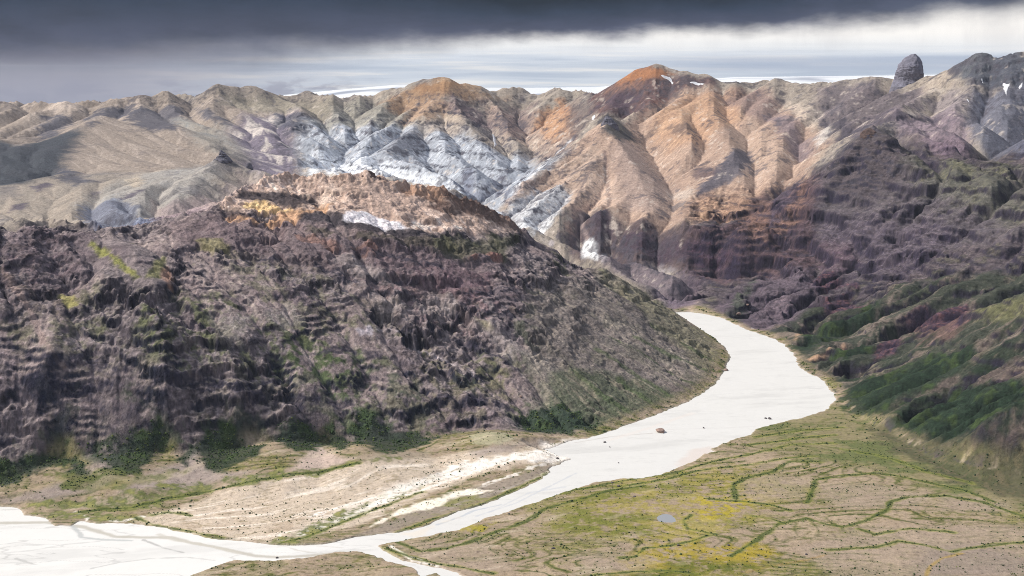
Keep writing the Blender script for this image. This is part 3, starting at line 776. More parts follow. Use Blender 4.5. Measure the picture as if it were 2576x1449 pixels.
stroke([(1500, 420), (1470, 450), (1440, 530)], (110, 92, 92), 1.2, 0.6, 0.6, FARW)
stroke([(1520, 380), (1530, 470), (1532, 520)], (112, 92, 92), 1.2, 0.6, 0.6, FARW)
stroke([(1400, 430), (1470, 430), (1520, 400)], (104, 92, 94), 1.2, 0.6, 0.6, FARW)
patch([(1690, 490), (1730, 470), (1750, 490), (1720, 515)], (190, 172, 156), 0.7, 4, 1.4, FARW)
patch([(1730, 430), (1780, 420), (1800, 440), (1760, 460)], (100, 82, 88), 0.75, 4, 1.4, FARW)
# --- dark cliff belt over the gorge
patch([(1430, 540), (1500, 525), (1560, 560), (1650, 580), (1760, 570), (1850, 560), (1900, 500), (1980, 470), (2060, 430), (2080, 470), (2050, 560), (2060, 640), (2040, 700), (1900, 700), (1830, 715), (1640, 668), (1540, 660), (1450, 655), (1420, 600)], (104, 84, 86), 0.92, 5, 1.1, 4080, (84, 74, 84))
patch([(1560, 590), (1640, 600), (1760, 610), (1840, 620), (1860, 690), (1800, 700), (1640, 660), (1560, 650)], (80, 66, 84), 0.8, 4, 1.1, 4080, (98, 74, 82), sstep(bedw2, 0.5, 0.9))
patch([(1860, 570), (1900, 520), (1960, 490), (2040, 440), (2040, 520), (1980, 580), (1930, 610), (1890, 600)], (142, 112, 98), 0.8, 5, 2.2, 4080)
patch([(1950, 480), (2010, 455), (2000, 500), (1940, 560), (1930, 530)], (80, 74, 92), 0.75, 4, 1.6, 4080)
patch([(1480, 545), (1520, 530), (1550, 560), (1545, 610), (1500, 600)], (82, 68, 82), 0.7, 4, 1.0, 4080)
patch([(1440, 560), (1480, 520), (1440, 530), (1410, 580), (1440, 590)], (190, 150, 128), 0.75, 4, 1, 4080)
patch([(1470, 605), (1492, 602), (1502, 625), (1504, 655), (1466, 652), (1463, 625)], (232, 230, 228), 0.95, 1.5, 0.5, 4080)
patch([(1515, 640), (1528, 630), (1530, 660), (1512, 662)], (206, 200, 200), 0.8, 1.5, 0.6, 4080)
patch([(1375, 608), (1390, 604), (1395, 620), (1380, 625)], (206, 190, 186), 0.8, 1.5, 0.5, 4080)
stroke([(1462, 545), (1466, 575), (1478, 602)], (170, 146, 138), 1.3, 0.7, 0.2, 4080)
patch([(1510, 660), (1640, 672), (1760, 700), (1760, 780), (1700, 786), (1600, 720), (1540, 690)], (124, 108, 116), 0.85, 5, 1.3, 4080, (104, 92, 100))
patch([(1640, 672), (1660, 668), (1700, 680), (1640, 685)], (160, 150, 150), 0.6, 2, 1, 4080)
wallr = region([(2050, 540, 4800), (2100, 430, 4950), (2300, 420, 4900), (2600, 520, 4500), (2600, 660, 4000), (2300, 700, 4150), (2060, 690, 4450)], 30)
for hw_, th_, c_, s_ in ((26, 0.62, (62, 58, 72), 0.7), (11, 0.66, (74, 68, 76), 0.5), (26, -0.3, (142, 126, 122), 0.0)):
    bb_ = (H + dip * 0.8 + N_B * 7) / hw_
    q_ = np.abs(bb_ - np.floor(bb_) - 0.5) * 2
    lay(np.clip(RIGHT, 0, 1) * (1 - gslope) * sstep(q_, th_, th_ + 0.2) * sstep(N_B + 0.5 * N_C, -0.3, 0.05) * s_, col(c_))
# --- purple rockfall cone and wall on the right
patch([(1800, 785), (1850, 730), (1930, 700), (2050, 690), (2075, 720), (2030, 780), (1960, 835), (1930, 846), (1870, 826)], (106, 94, 102), 0.9, 5, 1.1, 0, (130, 114, 118))
patch([(2060, 640), (2080, 600), (2160, 600), (2150, 680), (2090, 690)], (128, 96, 96), 0.7, 5, 1.4, 0)
patch([(2060, 430), (2200, 400), (2576, 500), (2576, 620), (2300, 640), (2080, 600), (2060, 520)], (108, 100, 104), 0.7, 10, 1.3, 0, (128, 118, 114))
wn_, m_ = patch([(2050, 540), (2300, 560), (2400, 600), (2300, 690), (2080, 690), (2060, 640)], (92, 82, 96), 0.6, 8, 1.3, 0, (124, 112, 114), sstep(bedw2, 0.4, 0.9))
patch([(2110, 390), (2160, 330), (2200, 325), (2260, 380), (2280, 450), (2180, 520), (2080, 500)], (94, 84, 86), 0.8, 6, 1.4, 0, (74, 72, 82), rock)
patch([(2270, 400), (2576, 420), (2576, 560), (2440, 520), (2320, 460)], (112, 112, 96), 0.6, 12, 1.5, 0, (126, 122, 90))
patch([(2190, 300), (2280, 285), (2400, 260), (2440, 330), (2440, 390), (2380, 395), (2260, 340)], (142, 122, 132), 0.85, 8, 1.0, 0, (120, 102, 116))
patch([(2060, 225), (2200, 205), (2260, 225), (2320, 220), (2330, 270), (2240, 290), (2190, 320), (2100, 320), (2050, 300)], (112, 100, 108), 0.8, 8, 1.3, 0, (138, 120, 120))
patch([(2060, 300), (2120, 312), (2180, 315), (2150, 340), (2080, 330)], (82, 76, 90), 0.8, 4, 1.2, 0)
patch([(2190, 300), (2240, 288), (2360, 292), (2370, 300), (2260, 302), (2200, 318)], (80, 72, 86), 0.7, 3, 1.2, 0)
patch([(2400, 190), (2440, 135), (2576, 135), (2700, 140), (2700, 225), (2576, 225), (2440, 215)], (84, 88, 102), 0.95, 4, 1.0, 0, (100, 102, 106))
patch([(2450, 225), (2576, 220), (2700, 220), (2700, 380), (2576, 390), (2480, 390), (2445, 340), (2430, 270)], (104, 106, 122), 0.9, 5, 0.8, 0, (116, 116, 130))
patch([(2330, 250), (2400, 215), (2440, 240), (2440, 300), (2380, 290)], (146, 132, 134), 0.7, 6, 1, 0)
# --- green lower slopes of the right side
patch([(1830, 790), (1870, 730), (1900, 700), (1870, 790), (1850, 815)], (84, 96, 74), 0.6, 4, 1.2, 0)
wn_, m_ = patch([(1930, 838), (2080, 760), (2250, 720), (2400, 690), (2700, 660), (2700, 1300), (2576, 1235), (2400, 1190), (2260, 1120), (2106, 1005), (2060, 950), (2010, 925)], (68, 76, 60), 0.78, 8, 1.5, 0, (134, 120, 110), sstep(LICW + LIC * 0.6 + N_B * 2, 0.1, 1.4))
patch([(2110, 990), (2200, 960), (2400, 900), (2576, 860), (2700, 850), (2700, 1290), (2576, 1235), (2400, 1180), (2280, 1110), (2160, 1050)], (54, 64, 52), 0.65, 10, 1.2, 0, (116, 106, 92), sstep(LIC + LICW * .6 + N_B * 2, 0.2, 1.4))
lay(gslope * sstep(-LIC - 0.6 * LICW + N_C, 0.3, 1.7) * 0.6, col((46, 58, 50)))
for pl in ([(2270, 800), (2330, 780), (2440, 770), (2450, 800), (2400, 830), (2290, 825)], [(2060, 760), (2130, 750), (2180, 770), (2080, 790)], [(2040, 700), (2100, 700), (2150, 720), (2060, 735)], [(2200, 880), (2270, 850), (2260, 880), (2200, 905)]):
    patch(pl, (80, 62, 78), 0.85, 4, 1.0, 0, (126, 92, 92), sstep(bedw2, 0.6, 0.9))
patch([(2290, 820), (2440, 800), (2400, 850), (2320, 860)], (122, 98, 92), 0.7, 5, 1.2, 0)
patch([(2028, 905), (2080, 885), (2122, 865), (2128, 875), (2080, 900), (2035, 910)], (200, 164, 136), 0.9, 1.5, 0.5, 0)
patch([(1990, 850), (2060, 825), (2060, 835), (2000, 860)], (176, 146, 118), 0.7, 2, 0.8, 0)
patch([(2170, 940), (2230, 930), (2320, 905), (2300, 930), (2200, 950)], (140, 128, 110), 0.5, 3, 1.2, 0)
for pl in ([(2290, 980), (2400, 920), (2440, 940), (2400, 990), (2320, 1000)], [(2470, 1080), (2576, 1060), (2576, 1150), (2500, 1160)], [(2440, 960), (2560, 900), (2576, 950), (2480, 1000)]):
    patch(pl, (112, 98, 94), 0.7, 5, 2.0, 0, (134, 118, 108))
for X0, Y0, X1, Y1 in ((2090, 960, 2340, 850), (2110, 1000, 2420, 880), (2190, 1050, 2500, 930), (2280, 1090, 2576, 980)):
    stroke([(X0, Y0), ((X0 + X1) / 2, (Y0 + Y1) / 2 + 8), (X1, Y1)], (50, 66, 50), 6, 0.6, 1.2)
patch([(2440, 790), (2576, 745), (2700, 700), (2700, 780), (2576, 800), (2480, 815)], (118, 116, 84), 0.8, 5, 1, 0)

lay(RIGHT * riser * sstep(N_B, -0.4, 0.1) * 0.85, col((54, 48, 66)))
ZT = sstep(N_C + 0.6 * N_B + 0.5 * N_D, -0.12, 0.22)
for pl, c_, s_ in (([(380, 760), (560, 740), (700, 780), (860, 860), (900, 960), (760, 1010), (560, 1000), (420, 930), (340, 840)], (104, 108, 68), 0.75), ([(700, 880), (860, 860), (1000, 960), (1100, 1080), (900, 1090), (760, 1060)], (80, 94, 58), 0.75),
                   ([(560, 640), (760, 660), (1000, 740), (1040, 860), (800, 840), (620, 760)], (116, 112, 84), 0.6), ([(60, 740), (240, 720), (330, 860), (260, 1000), (100, 940)], (110, 108, 78), 0.65),
                   ([(0, 900), (180, 920), (340, 940), (420, 1010), (440, 1090), (300, 1110), (160, 1120), (0, 1150)], (162, 142, 136), 0.75), ([(560, 940), (760, 960), (860, 1040), (700, 1080), (580, 1060), (420, 1080), (420, 980)], (156, 138, 130), 0.65),
                   ([(840, 640), (1100, 660), (1300, 720), (1260, 860), (1000, 820), (860, 720)], (134, 104, 104), 0.55), ([(900, 980), (1060, 960), (1280, 1000), (1260, 1080), (1000, 1080)], (140, 124, 112), 0.6), ([(1050, 860), (1250, 900), (1340, 1000), (1200, 980), (1060, 930)], (126, 116, 88), 0.5),
                   ([(0, 600), (150, 590), (200, 680), (140, 800), (0, 760)], (118, 98, 98), 0.6)):
    patch(pl, c_, s_, 14, 2.5, 0, None, None, ZT * (1 - 0.7 * riser))
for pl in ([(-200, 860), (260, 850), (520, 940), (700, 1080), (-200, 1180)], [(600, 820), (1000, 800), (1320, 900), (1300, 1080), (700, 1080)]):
    patch(pl, (40, 44, 60), 0.8, 20, 3, 0, None, None, np.maximum(riser, sstep(-CURV - 0.3, 0.0, 1.2)) * sstep(N_B, -0.3, 0.1))  # dark basalt risers, plus shade painted into the hollows
# --- near massif: named beds and patches
patch([(430, 560), (520, 540), (700, 545), (860, 570), (1000, 600), (1160, 610), (1280, 640), (1240, 720), (1020, 700), (800, 680), (640, 640), (440, 620)], (116, 98, 98), 0.65, 14, 2.2, 0, (138, 118, 112))
patch([(555, 522), (600, 482), (650, 452), (700, 436), (762, 432), (830, 448), (930, 430), (1050, 466), (1120, 478), (1200, 508), (1260, 540), (1325, 592), (1230, 590), (1130, 584), (1050, 578), (960, 570), (880, 556), (820, 540), (760, 535), (660, 545), (580, 545)], (176, 150, 132), 0.95, 3, 0.6, 0, (210, 190, 174))
patch([(830, 460), (930, 440), (1050, 475), (1100, 500), (1060, 560), (900, 530)], (170, 146, 130), 0.7, 6, 1.2, 0)
patch([(960, 460), (1050, 468), (1130, 480), (1220, 515), (1180, 530), (1080, 510), (1000, 480)], (150, 112, 84), 0.6, 3, 1.8, 0)
patch([(1060, 520), (1120, 500), (1230, 520), (1290, 560), (1320, 590), (1240, 560), (1150, 545)], (96, 76, 68), 0.85, 3, 1.5, 0)
patch([(600, 480), (660, 482), (720, 492), (800, 505), (806, 520), (750, 530), (690, 512), (640, 505), (590, 500)], (62, 56, 60), 0.9, 2, 1.0, 0)
patch([(610, 505), (660, 508), (690, 515), (745, 530), (720, 540), (660, 532), (610, 525)], (214, 180, 126), 0.9, 2, 0.8, 0)
patch([(565, 548), (640, 548), (720, 540), (780, 520), (850, 500), (850, 515), (800, 540), (740, 560), (640, 566), (580, 560)], (188, 148, 112), 0.85, 2, 1.3, 0)
patch([(560, 530), (620, 538), (700, 545), (700, 552), (620, 548), (560, 542)], (66, 58, 64), 0.8, 1.4, 0.6, 0)
patch([(760, 535), (830, 525), (880, 548), (960, 572), (1060, 582), (1160, 590), (1330, 600), (1300, 606), (1160, 604), (1040, 598), (940, 585), (850, 572), (760, 556)], (64, 58, 62), 0.9, 2.2, 1.1, 0)
patch([(780, 570), (900, 588), (1020, 602), (1160, 612), (1200, 620), (1100, 622), (960, 612), (860, 598), (780, 582)], (92, 84, 70), 0.75, 2.5, 1.1, 0, (58, 56, 60))
patch([(740, 590), (860, 610), (960, 622), (940, 634), (840, 622), (740, 602)], (156, 118, 100), 0.6, 2.5, 1.6, 0)
patch([(1090, 595), (1180, 600), (1300, 606), (1280, 640), (1180, 650), (1090, 625)], (88, 88, 62), 0.7, 5, 1.4, 0)
patch([(866, 556), (868, 535), (905, 532), (945, 545), (985, 560), (1030, 574), (940, 572)], (216, 208, 206), 0.92, 1.6, 0.6, 0)
patch([(780, 490), (840, 470), (860, 510), (820, 520)], (214, 192, 172), 0.6, 4, 1.4, 0)
patch([(1040, 560), (1100, 568), (1100, 578), (1040, 574)], (226, 206, 190), 0.85, 1.5, 0.8, 0)
patch([(1130, 572), (1190, 572), (1190, 582), (1130, 584)], (222, 200, 184), 0.8, 1.5, 0.8, 0)
patch([(1190, 640), (1250, 640), (1240, 650), (1180, 655)], (160, 112, 102), 0.6, 2, 1.2, 0)
patch([(1070, 700), (1140, 670), (1230, 690), (1160, 760), (1070, 750)], (124, 98, 100), 0.5, 8, 2.2, 0)
patch([(232, 606), (262, 622), (305, 650), (340, 680), (358, 700), (335, 698), (295, 668), (250, 640), (222, 622)], (150, 146, 74), 0.92, 2, 0.8, 0, (124, 124, 74))
patch([(362, 704), (372, 682), (398, 650), (416, 646), (412, 680), (400, 700)], (138, 134, 82), 0.8, 2, 0.5, 0)
patch([(405, 690), (420, 670), (428, 690), (426, 720), (415, 705)], (182, 140, 112), 0.7, 2, 0.6, 0)
patch([(500, 600), (560, 600), (575, 620), (540, 640), (500, 625)], (134, 126, 80), 0.7, 3, 1.2, 0)
patch([(148, 745), (180, 750), (192, 768), (165, 765)], (162, 152, 86), 0.8, 2, 0.8, 0)
stroke([(0, 680), (25, 700), (50, 745), (75, 780), (92, 820), (108, 862)], (158, 136, 124), 2.6, 0.85, 0.5)
stroke([(118, 868), (140, 900), (160, 925)], (150, 130, 118), 1.6, 0.6, 0.5)
patch([(1196, 800), (1225, 808), (1250, 832), (1240, 840), (1210, 822)], (196, 182, 132), 0.85, 1.6, 0.5, 0)
patch([(895, 830), (930, 826), (935, 842), (905, 846)], (196, 182, 180), 0.8, 1.6, 1.2, 0)
patch([(950, 830), (985, 822), (1000, 832), (965, 840)], (206, 192, 186), 0.8, 1.6, 1.2, 0)
stroke([(1000, 835), (1040, 870), (1090, 890), (1150, 918), (1190, 945)], (186, 170, 164), 1.3, 0.7, 0.5)
stroke([(650, 765), (680, 780), (700, 815), (740, 835)], (180, 158, 150), 1.4, 0.7, 0.4)
stroke([(1020, 640), (1130, 750), (1190, 810), (1240, 870)], (150, 130, 122), 1.5, 0.6, 0.5)
stroke([(1390, 660), (1420, 740), (1440, 810), (1480, 890), (1500, 960)], (160, 140, 132), 1.2, 0.6, 0.4)
stroke([(1440, 690), (1500, 850), (1560, 930)], (150, 130, 118), 1.2, 0.5, 0.4)
stroke([(1190, 735), (1260, 700), (1330, 660)], (156, 136, 128), 0.9, 0.5, 0.2)
for ln, w_ in (([(420, 940), (520, 950), (600, 965), (690, 960)], 3), ([(430, 955), (560, 975), (650, 985)], 2.4), ([(20, 870), (120, 900), (220, 905)], 3), ([(220, 905), (300, 930), (380, 925)], 2.5), ([(800, 890), (880, 880), (960, 900)], 2.6), ([(560, 640), (620, 655), (720, 650), (800, 670), (860, 690)], 2.4),
           ([(860, 700), (960, 690), (1060, 720)], 2.5), ([(900, 640), (1000, 650), (1100, 670)], 3), ([(1150, 740), (1250, 735), (1400, 760), (1500, 770)], 2), ([(1450, 700), (1560, 730), (1680, 780)], 1.6), ([(1500, 760), (1600, 775), (1660, 780)], 2), ([(1100, 770), (1240, 790), (1400, 800)], 1.8),
           ([(1150, 860), (1190, 880), (1260, 900), (1300, 930)], 3), ([(1100, 1000), (1200, 1010), (1290, 1030)], 3), ([(640, 1000), (760, 1010), (880, 1010)], 3), ([(60, 960), (160, 985), (260, 975)], 3), ([(1540, 820), (1620, 850), (1700, 860)], 1.6), ([(1600, 800), (1680, 825), (1760, 850)], 1.2)):
    stroke(ln, (52, 50, 64), w_, 0.75, 1.6)
for tri in ([(1045, 770), (1090, 740), (1150, 760), (1120, 800), (1080, 800)], [(640, 790), (720, 770), (760, 800), (700, 820)], [(1300, 860), (1400, 900), (1480, 1000), (1400, 980)], [(1180, 820), (1240, 800), (1330, 870), (1280, 900)], [(840, 660), (900, 650), (960, 690), (900, 700)], [(920, 740), (1000, 740), (1040, 790), (960, 790)], [(540, 800), (640, 790), (620, 850), (560, 850)]):
    patch(tri, (164, 150, 140), 0.6, 5, 1.5, 0, (182, 168, 156), sstep(LIC, 0.2, 1.5))
# smooth grey-brown scree of the spur, striped with grass
patch([(1330, 760), (1420, 700), (1560, 720), (1700, 792), (1836, 900), (1800, 965), (1700, 1018), (1560, 1072), (1400, 1070), (1330, 1000), (1320, 880)], (122, 112, 102), 0.75, 14, 1.5, 0, (160, 146, 126), sstep(LIC + 0.5 * LICW, 0.0, 1.6))
patch([(1480, 668), (1640, 742), (1704, 790), (1838, 900), (1810, 955), (1740, 900), (1620, 790), (1500, 700)], (134, 126, 98), 0.6, 8, 1.2, 0, (92, 94, 64), sstep(LIC + 0.5 * LICW, 0.1, 1.3))
patch([(1400, 940), (1520, 930), (1700, 990), (1800, 960), (1740, 1000), (1640, 1044), (1500, 1090), (1300, 1090), (1330, 1030)], (72, 88, 56), 0.6, 10, 1.6, 0, (140, 126, 108), sstep(LIC + 0.5 * LICW, 0.0, 1.1))
for a_, b_, c2_ in (((1500, 880), (1590, 940), (1690, 1000)), ((1540, 850), (1650, 915), (1760, 975)), ((1600, 850), (1700, 900), (1800, 945)), ((1440, 930), (1520, 1000), (1600, 1050)), ((1640, 820), (1740, 875), (1830, 925)), ((1560, 960), (1620, 1000), (1660, 1030))):
    stroke([a_, b_, c2_], (84, 98, 58), 3.2, 0.6, 0.9)

MOTT = sstep(N_C + N_D * 0.7 + N_B * 0.6, -0.34, 0.12)
# --- the valley floor
FLR = sstep(FLm, -40, -5) * (1 - NEAR * sstep(-FLm, 40, 90)) * (1 - RIGHT * sstep(-FLm, 40, 90)) * (1 - FAR * sstep(-FLm, 10, 40))
C_before = C.copy()
grain = np.clip(0.5 + N_D, 0, 1)
lay(FLR, col((164, 146, 126)))
lay(FLR * sstep(N_B, -0.1, 0.35) * 0.5, col((182, 164, 138)))
moss = fbm(GX * 0.6 + GY * 0.25, GY * 1.25 - GX * 0.2, 170, 5, 251, 0.6)
line = 1 - np.abs(fbm(GX * 0.55, GY * 1.3, 240, 4, 261, 0.55)) * 2
line2 = 1 - np.abs(fbm(GX * 0.7 + 900, GY * 1.2, 130, 4, 265, 0.55)) * 2
fld = fbm(GX * 0.42, GY * 1.0 - GX * 0.10, 300, 3, 281, 0.42) + 0.012 * GY / 10 + 0.05 * np.abs(GX - 300) / 300
web = np.zeros_like(fld)
for k_, (nn, wd_) in enumerate(((9, 0.030), (17, 0.045))):
    ph = fld * nn + N_B * 0.25
    fr = np.abs(ph - np.rint(ph)) / np.maximum(np.hypot(np.gradient(ph, axis=0), np.gradient(ph, axis=1)), 1e-3)      # cells from the line
    keep = sstep(fbm(GX, GY, 190, 3, 285 + k_ * 3) + N_C * 0.3, -0.12 + 0.1 * k_, 0.12 + 0.1 * k_)
    web = np.maximum(web, sstep(-fr, -(2.0 - 0.7 * k_) * (1 + 1.2 * N_C), -0.2) * keep * (1 - 0.3 * k_))
webw = blur(web, 5); webw = np.clip(webw * 2.2, 0, 1)
lay(FLR * sstep(moss, -0.05, 0.3) * 0.45, col((152, 140, 104)))
lay(FLR * webw * sstep(N_C + N_D * 0.5, -0.25, 0.2) * 0.7, col((150, 142, 78)))
lay(FLR * web * 0.85, col((74, 86, 46)))
lay(FLR * webw * sstep(N_D + N_C * 0.6, 0.12, 0.35) * 0.8, col((78, 88, 46)))
lay(FLR * sstep(moss + N_D * 0.5, 0.12, 0.4) * 0.65, col((134, 130, 72)))
m1 = FLR * sstep(line + N_D * 0.12, 0.90, 0.985) * 0.6
m2 = FLR * sstep(line2 + N_D * 0.15, 0.93, 0.99) * 0.4
SHRUB = np.maximum(SHRUB, FLR * web * 0.35)
lay(m1 * 0.5, col((88, 96, 50))); lay(m2, col((100, 104, 54)))
for q_, (ax_, ay_, wl_) in enumerate(((0.4, 1.7, 90), (0.5, 1.4, 60), (0.35, 1.9, 150))):
    l3 = 1 - np.abs(fbm(GX * ax_ + GY * 0.3, GY * ay_ - GX * 0.25, wl_, 4, 271 + q_ * 5, 0.6)) * 2
    lay(FLR * sstep(l3, 0.93, 0.99) * sstep(moss + N_C, -0.3, 0.05) * 0.75, col(((96, 100, 50), (112, 100, 70), (86, 92, 48))[q_]))
lay(FLR * sstep(N_D + N_C, 0.35, 0.6) * sstep(moss, -0.2, 0.1) * 0.5, col((92, 100, 50)))
SHRUB = np.maximum(SHRUB, np.maximum(m1 * 0.5, m2 * 0.4) * (moss > -0.15))
SHRUB = np.maximum(SHRUB, FLR * sstep(moss + N_C * 0.5, 0.1, 0.5) * 0.12)
patch([(1500, 1230), (1700, 1190), (1900, 1180), (2000, 1230), (1850, 1330), (1700, 1370), (1500, 1350), (1380, 1330)], (158, 146, 72), 0.7, 16, 3, 0, (104, 112, 52), sstep(moss, -0.05, 0.25), MOTT)
patch([(1760, 1255), (1820, 1240), (1890, 1262), (1850, 1300), (1770, 1300)], (172, 156, 50), 0.85, 8, 3.0, 0, None, None, MOTT)
patch([(1560, 1400), (1680, 1370), (1900, 1365), (1960, 1400), (1840, 1449), (1560, 1460)], (162, 144, 50), 0.85, 14, 3, 0, (88, 100, 44), sstep(moss, -0.05, 0.25), MOTT)
patch([(1150, 1330), (1240, 1310), (1260, 1325), (1180, 1350)], (162, 150, 56), 0.8, 5, 2.4, 0, None, None, MOTT)
patch([(1850, 1080), (2000, 1050), (2120, 1020), (2240, 1080), (2330, 1140), (2500, 1210), (2700, 1260), (2700, 1300), (2400, 1260), (2200, 1190), (1900, 1130)], (128, 124, 84), 0.6, 14, 2, 0, (92, 106, 64), sstep(moss + N_C * 0.5, 0.0, 0.3))
for pl in ([(1870, 1205), (1940, 1192), (2030, 1210), (2020, 1250), (1900, 1262), (1865, 1240)], [(2060, 1220), (2200, 1220), (2330, 1250), (2300, 1275), (2120, 1280), (2060, 1250)], [(2380, 1240), (2540, 1265), (2500, 1290), (2360, 1285)],
           [(2120, 1330), (2576, 1320), (2700, 1449), (2100, 1460), (2000, 1380)], [(1620, 1440), (1500, 1440), (1450, 1400), (1540, 1390), (1640, 1400)], [(1000, 1370), (1200, 1360), (1300, 1430), (1180, 1449), (1040, 1410)]):
    patch(pl, (166, 149, 134), 0.55, 8, 1.6, 0)
patch([(2320, 1380), (2460, 1370), (2576, 1400), (2700, 1449), (2300, 1460)], (146, 132, 124), 0.6, 14, 1, 0)
patch([(2200, 1075), (2330, 1085), (2450, 1130), (2700, 1170), (2700, 1300), (2576, 1262), (2440, 1225), (2330, 1170), (2240, 1130)], (84, 86, 64), 0.85, 10, 2.5, 0, (110, 102, 80), sstep(N_C + N_D, 0.0, 0.3))
# pale gravel of the old braids between the cones and the river
patch([(335, 1312), (420, 1283), (560, 1236), (700, 1205), (860, 1175), (960, 1150), (1150, 1140), (1300, 1128), (1440, 1118), (1440, 1156), (1330, 1170), (1180, 1205), (1060, 1250), (960, 1300), (880, 1330), (800, 1345), (700, 1366), (600, 1360), (480, 1342), (380, 1322)], (204, 188, 170), 0.92, 4, 1.0, 0, (186, 168, 148), sstep(LIC, 0.2, 1.4))
patch([(740, 1340), (880, 1270), (1000, 1220), (1180, 1170), (1330, 1140), (1430, 1125), (1430, 1150), (1200, 1190), (1020, 1245), (900, 1300), (760, 1355)], (228, 214, 200), 0.8, 4, 1.4, 0)
patch([(700, 1205), (770, 1150), (800, 1120), (850, 1150), (905, 1152), (860, 1172), (780, 1195), (600, 1225), (540, 1232), (640, 1195)], (196, 176, 164), 0.9, 4, 0.8, 0)
patch([(0, 1256), (100, 1236), (200, 1195), (300, 1120), (310, 1200), (230, 1240), (100, 1262), (0, 1268)], (158, 144, 138), 0.85, 6, 0.8, 0)
patch([(350, 1200), (490, 1140), (560, 1190), (640, 1185), (500, 1225), (300, 1240)], (166, 152, 146), 0.8, 6, 0.9, 0)
patch([(1180, 1135), (1260, 1118), (1400, 1108), (1380, 1122), (1290, 1140), (1200, 1150)], (156, 143, 136), 0.7, 5, 1.5, 0)
patch([(1190, 1095), (1270, 1090), (1285, 1110), (1250, 1122), (1195, 1120)], (176, 170, 144), 0.7, 3, 1.2, 0)
patch([(900, 1148), (1010, 1138), (1090, 1128), (1080, 1150), (980, 1160), (900, 1165)], (166, 152, 134), 0.7, 4, 1.2, 0)
_a = floor_ar((1440, 1140)); _b2 = floor_ar((350, 1325))
_v = np.array([_b2[1] * math.sin(_b2[0]) - _a[1] * math.sin(_a[0]), _b2[1] * math.cos(_b2[0]) - _a[1] * math.cos(_a[0])]); _v /= np.linalg.norm(_v)
U = GX * _v[0] + GY * _v[1]; V = -GX * _v[1] + GY * _v[0] + fbm(GX, GY, 300, 2, 431) * 60
grav = region([(335, 1312), (420, 1283), (560, 1236), (700, 1205), (860, 1175), (960, 1150), (1150, 1140), (1300, 1128), (1440, 1118), (1440, 1156), (1330, 1170), (1180, 1205), (1060, 1250), (960, 1300), (880, 1330), (800, 1345), (700, 1366), (600, 1360), (480, 1342), (380, 1322)], 6)
g1 = 1 - np.abs(fbm(U * 0.16, V, 34, 4, 441, 0.6)) * 2
g2 = fbm(U * 0.12, V, 26, 4, 451, 0.6)
g3 = fbm(U * 0.3, V, 12, 3, 456, 0.7)
lay(grav * sstep(g1, 0.90, 0.98) * sstep(N_C + N_B, -0.2, 0.2) * 0.7, col((140, 126, 96)))
lay(grav * sstep(g2, 0.12, 0.34) * 0.75, col((232, 220, 206)))
lay(grav * sstep(g3, 0.28, 0.45) * 0.6, col((150, 138, 112)))
lay(FLR * (1 - grav) * sstep(fbm(U * 0.25, V, 40, 4, 461, 0.6), 0.18, 0.36) * sstep(th[:, None], 0.25, 0.0) * (RV > -160) * 0.5, col((196, 180, 160)))
for ln_, w_ in (([(1440, 1122), (1330, 1148), (1190, 1178), (1080, 1208), (1000, 1242), (900, 1290), (830, 1318), (760, 1345)], 3.4), ([(1300, 1150), (1180, 1190), (1060, 1235), (960, 1268)], 2.0),
                ([(1000, 1242), (940, 1252), (860, 1275), (780, 1300)], 1.8), ([(1200, 1175), (1120, 1190), (1040, 1225)], 2.2), ([(1390, 1160), (1330, 1180), (1260, 1205), (1200, 1230)], 1.4), ([(1380, 1190), (1290, 1225), (1210, 1250), (1100, 1290)], 1.0),
                ([(190, 1290), (225, 1305), (300, 1312), (360, 1300)], 1.6), ([(700, 1340), (705, 1362)], 1.6), ([(980, 1372), (1030, 1405), (1100, 1425)], 1.6)):
    stroke(ln_, (238, 230, 220), w_, 0.85, 1.1)
GREENS = (104, 112, 66)
for pl in ([(40, 1274), (160, 1262), (300, 1245), (420, 1222), (560, 1208), (540, 1222), (440, 1262), (340, 1290), (250, 1282), (120, 1272)],
           [(90, 1290), (200, 1288), (330, 1300), (300, 1312), (200, 1308), (120, 1304)], [(560, 1208), (680, 1190), (880, 1158), (1000, 1152), (900, 1172), (720, 1200), (600, 1226)],
           [(680, 1366), (760, 1330), (900, 1270), (940, 1262), (900, 1300), (800, 1345), (740, 1368)], [(960, 1250), (1040, 1215), (1130, 1180), (1150, 1182), (1060, 1225), (980, 1262)]):
    patch(pl, GREENS, 0.9, 3, 1.6, 0, (150, 146, 92), sstep(N_C, 0.0, 0.4), 0.25 + 0.75 * sstep(N_C + N_D * 0.8, -0.3, 0.1))
patch([(900, 1345), (960, 1318), (1080, 1270), (1200, 1225), (1350, 1180), (1430, 1150), (1380, 1190), (1250, 1250), (1120, 1290), (1000, 1335)], (150, 138, 126), 0.85, 4, 0.9, 0, (136, 134, 84), sstep(moss + N_C * .5, 0.05, 0.35))
lay(FLR * sstep(N_D + 0.4 * N_C, 0.42, 0.6) * 0.35, col((112, 96, 84)))
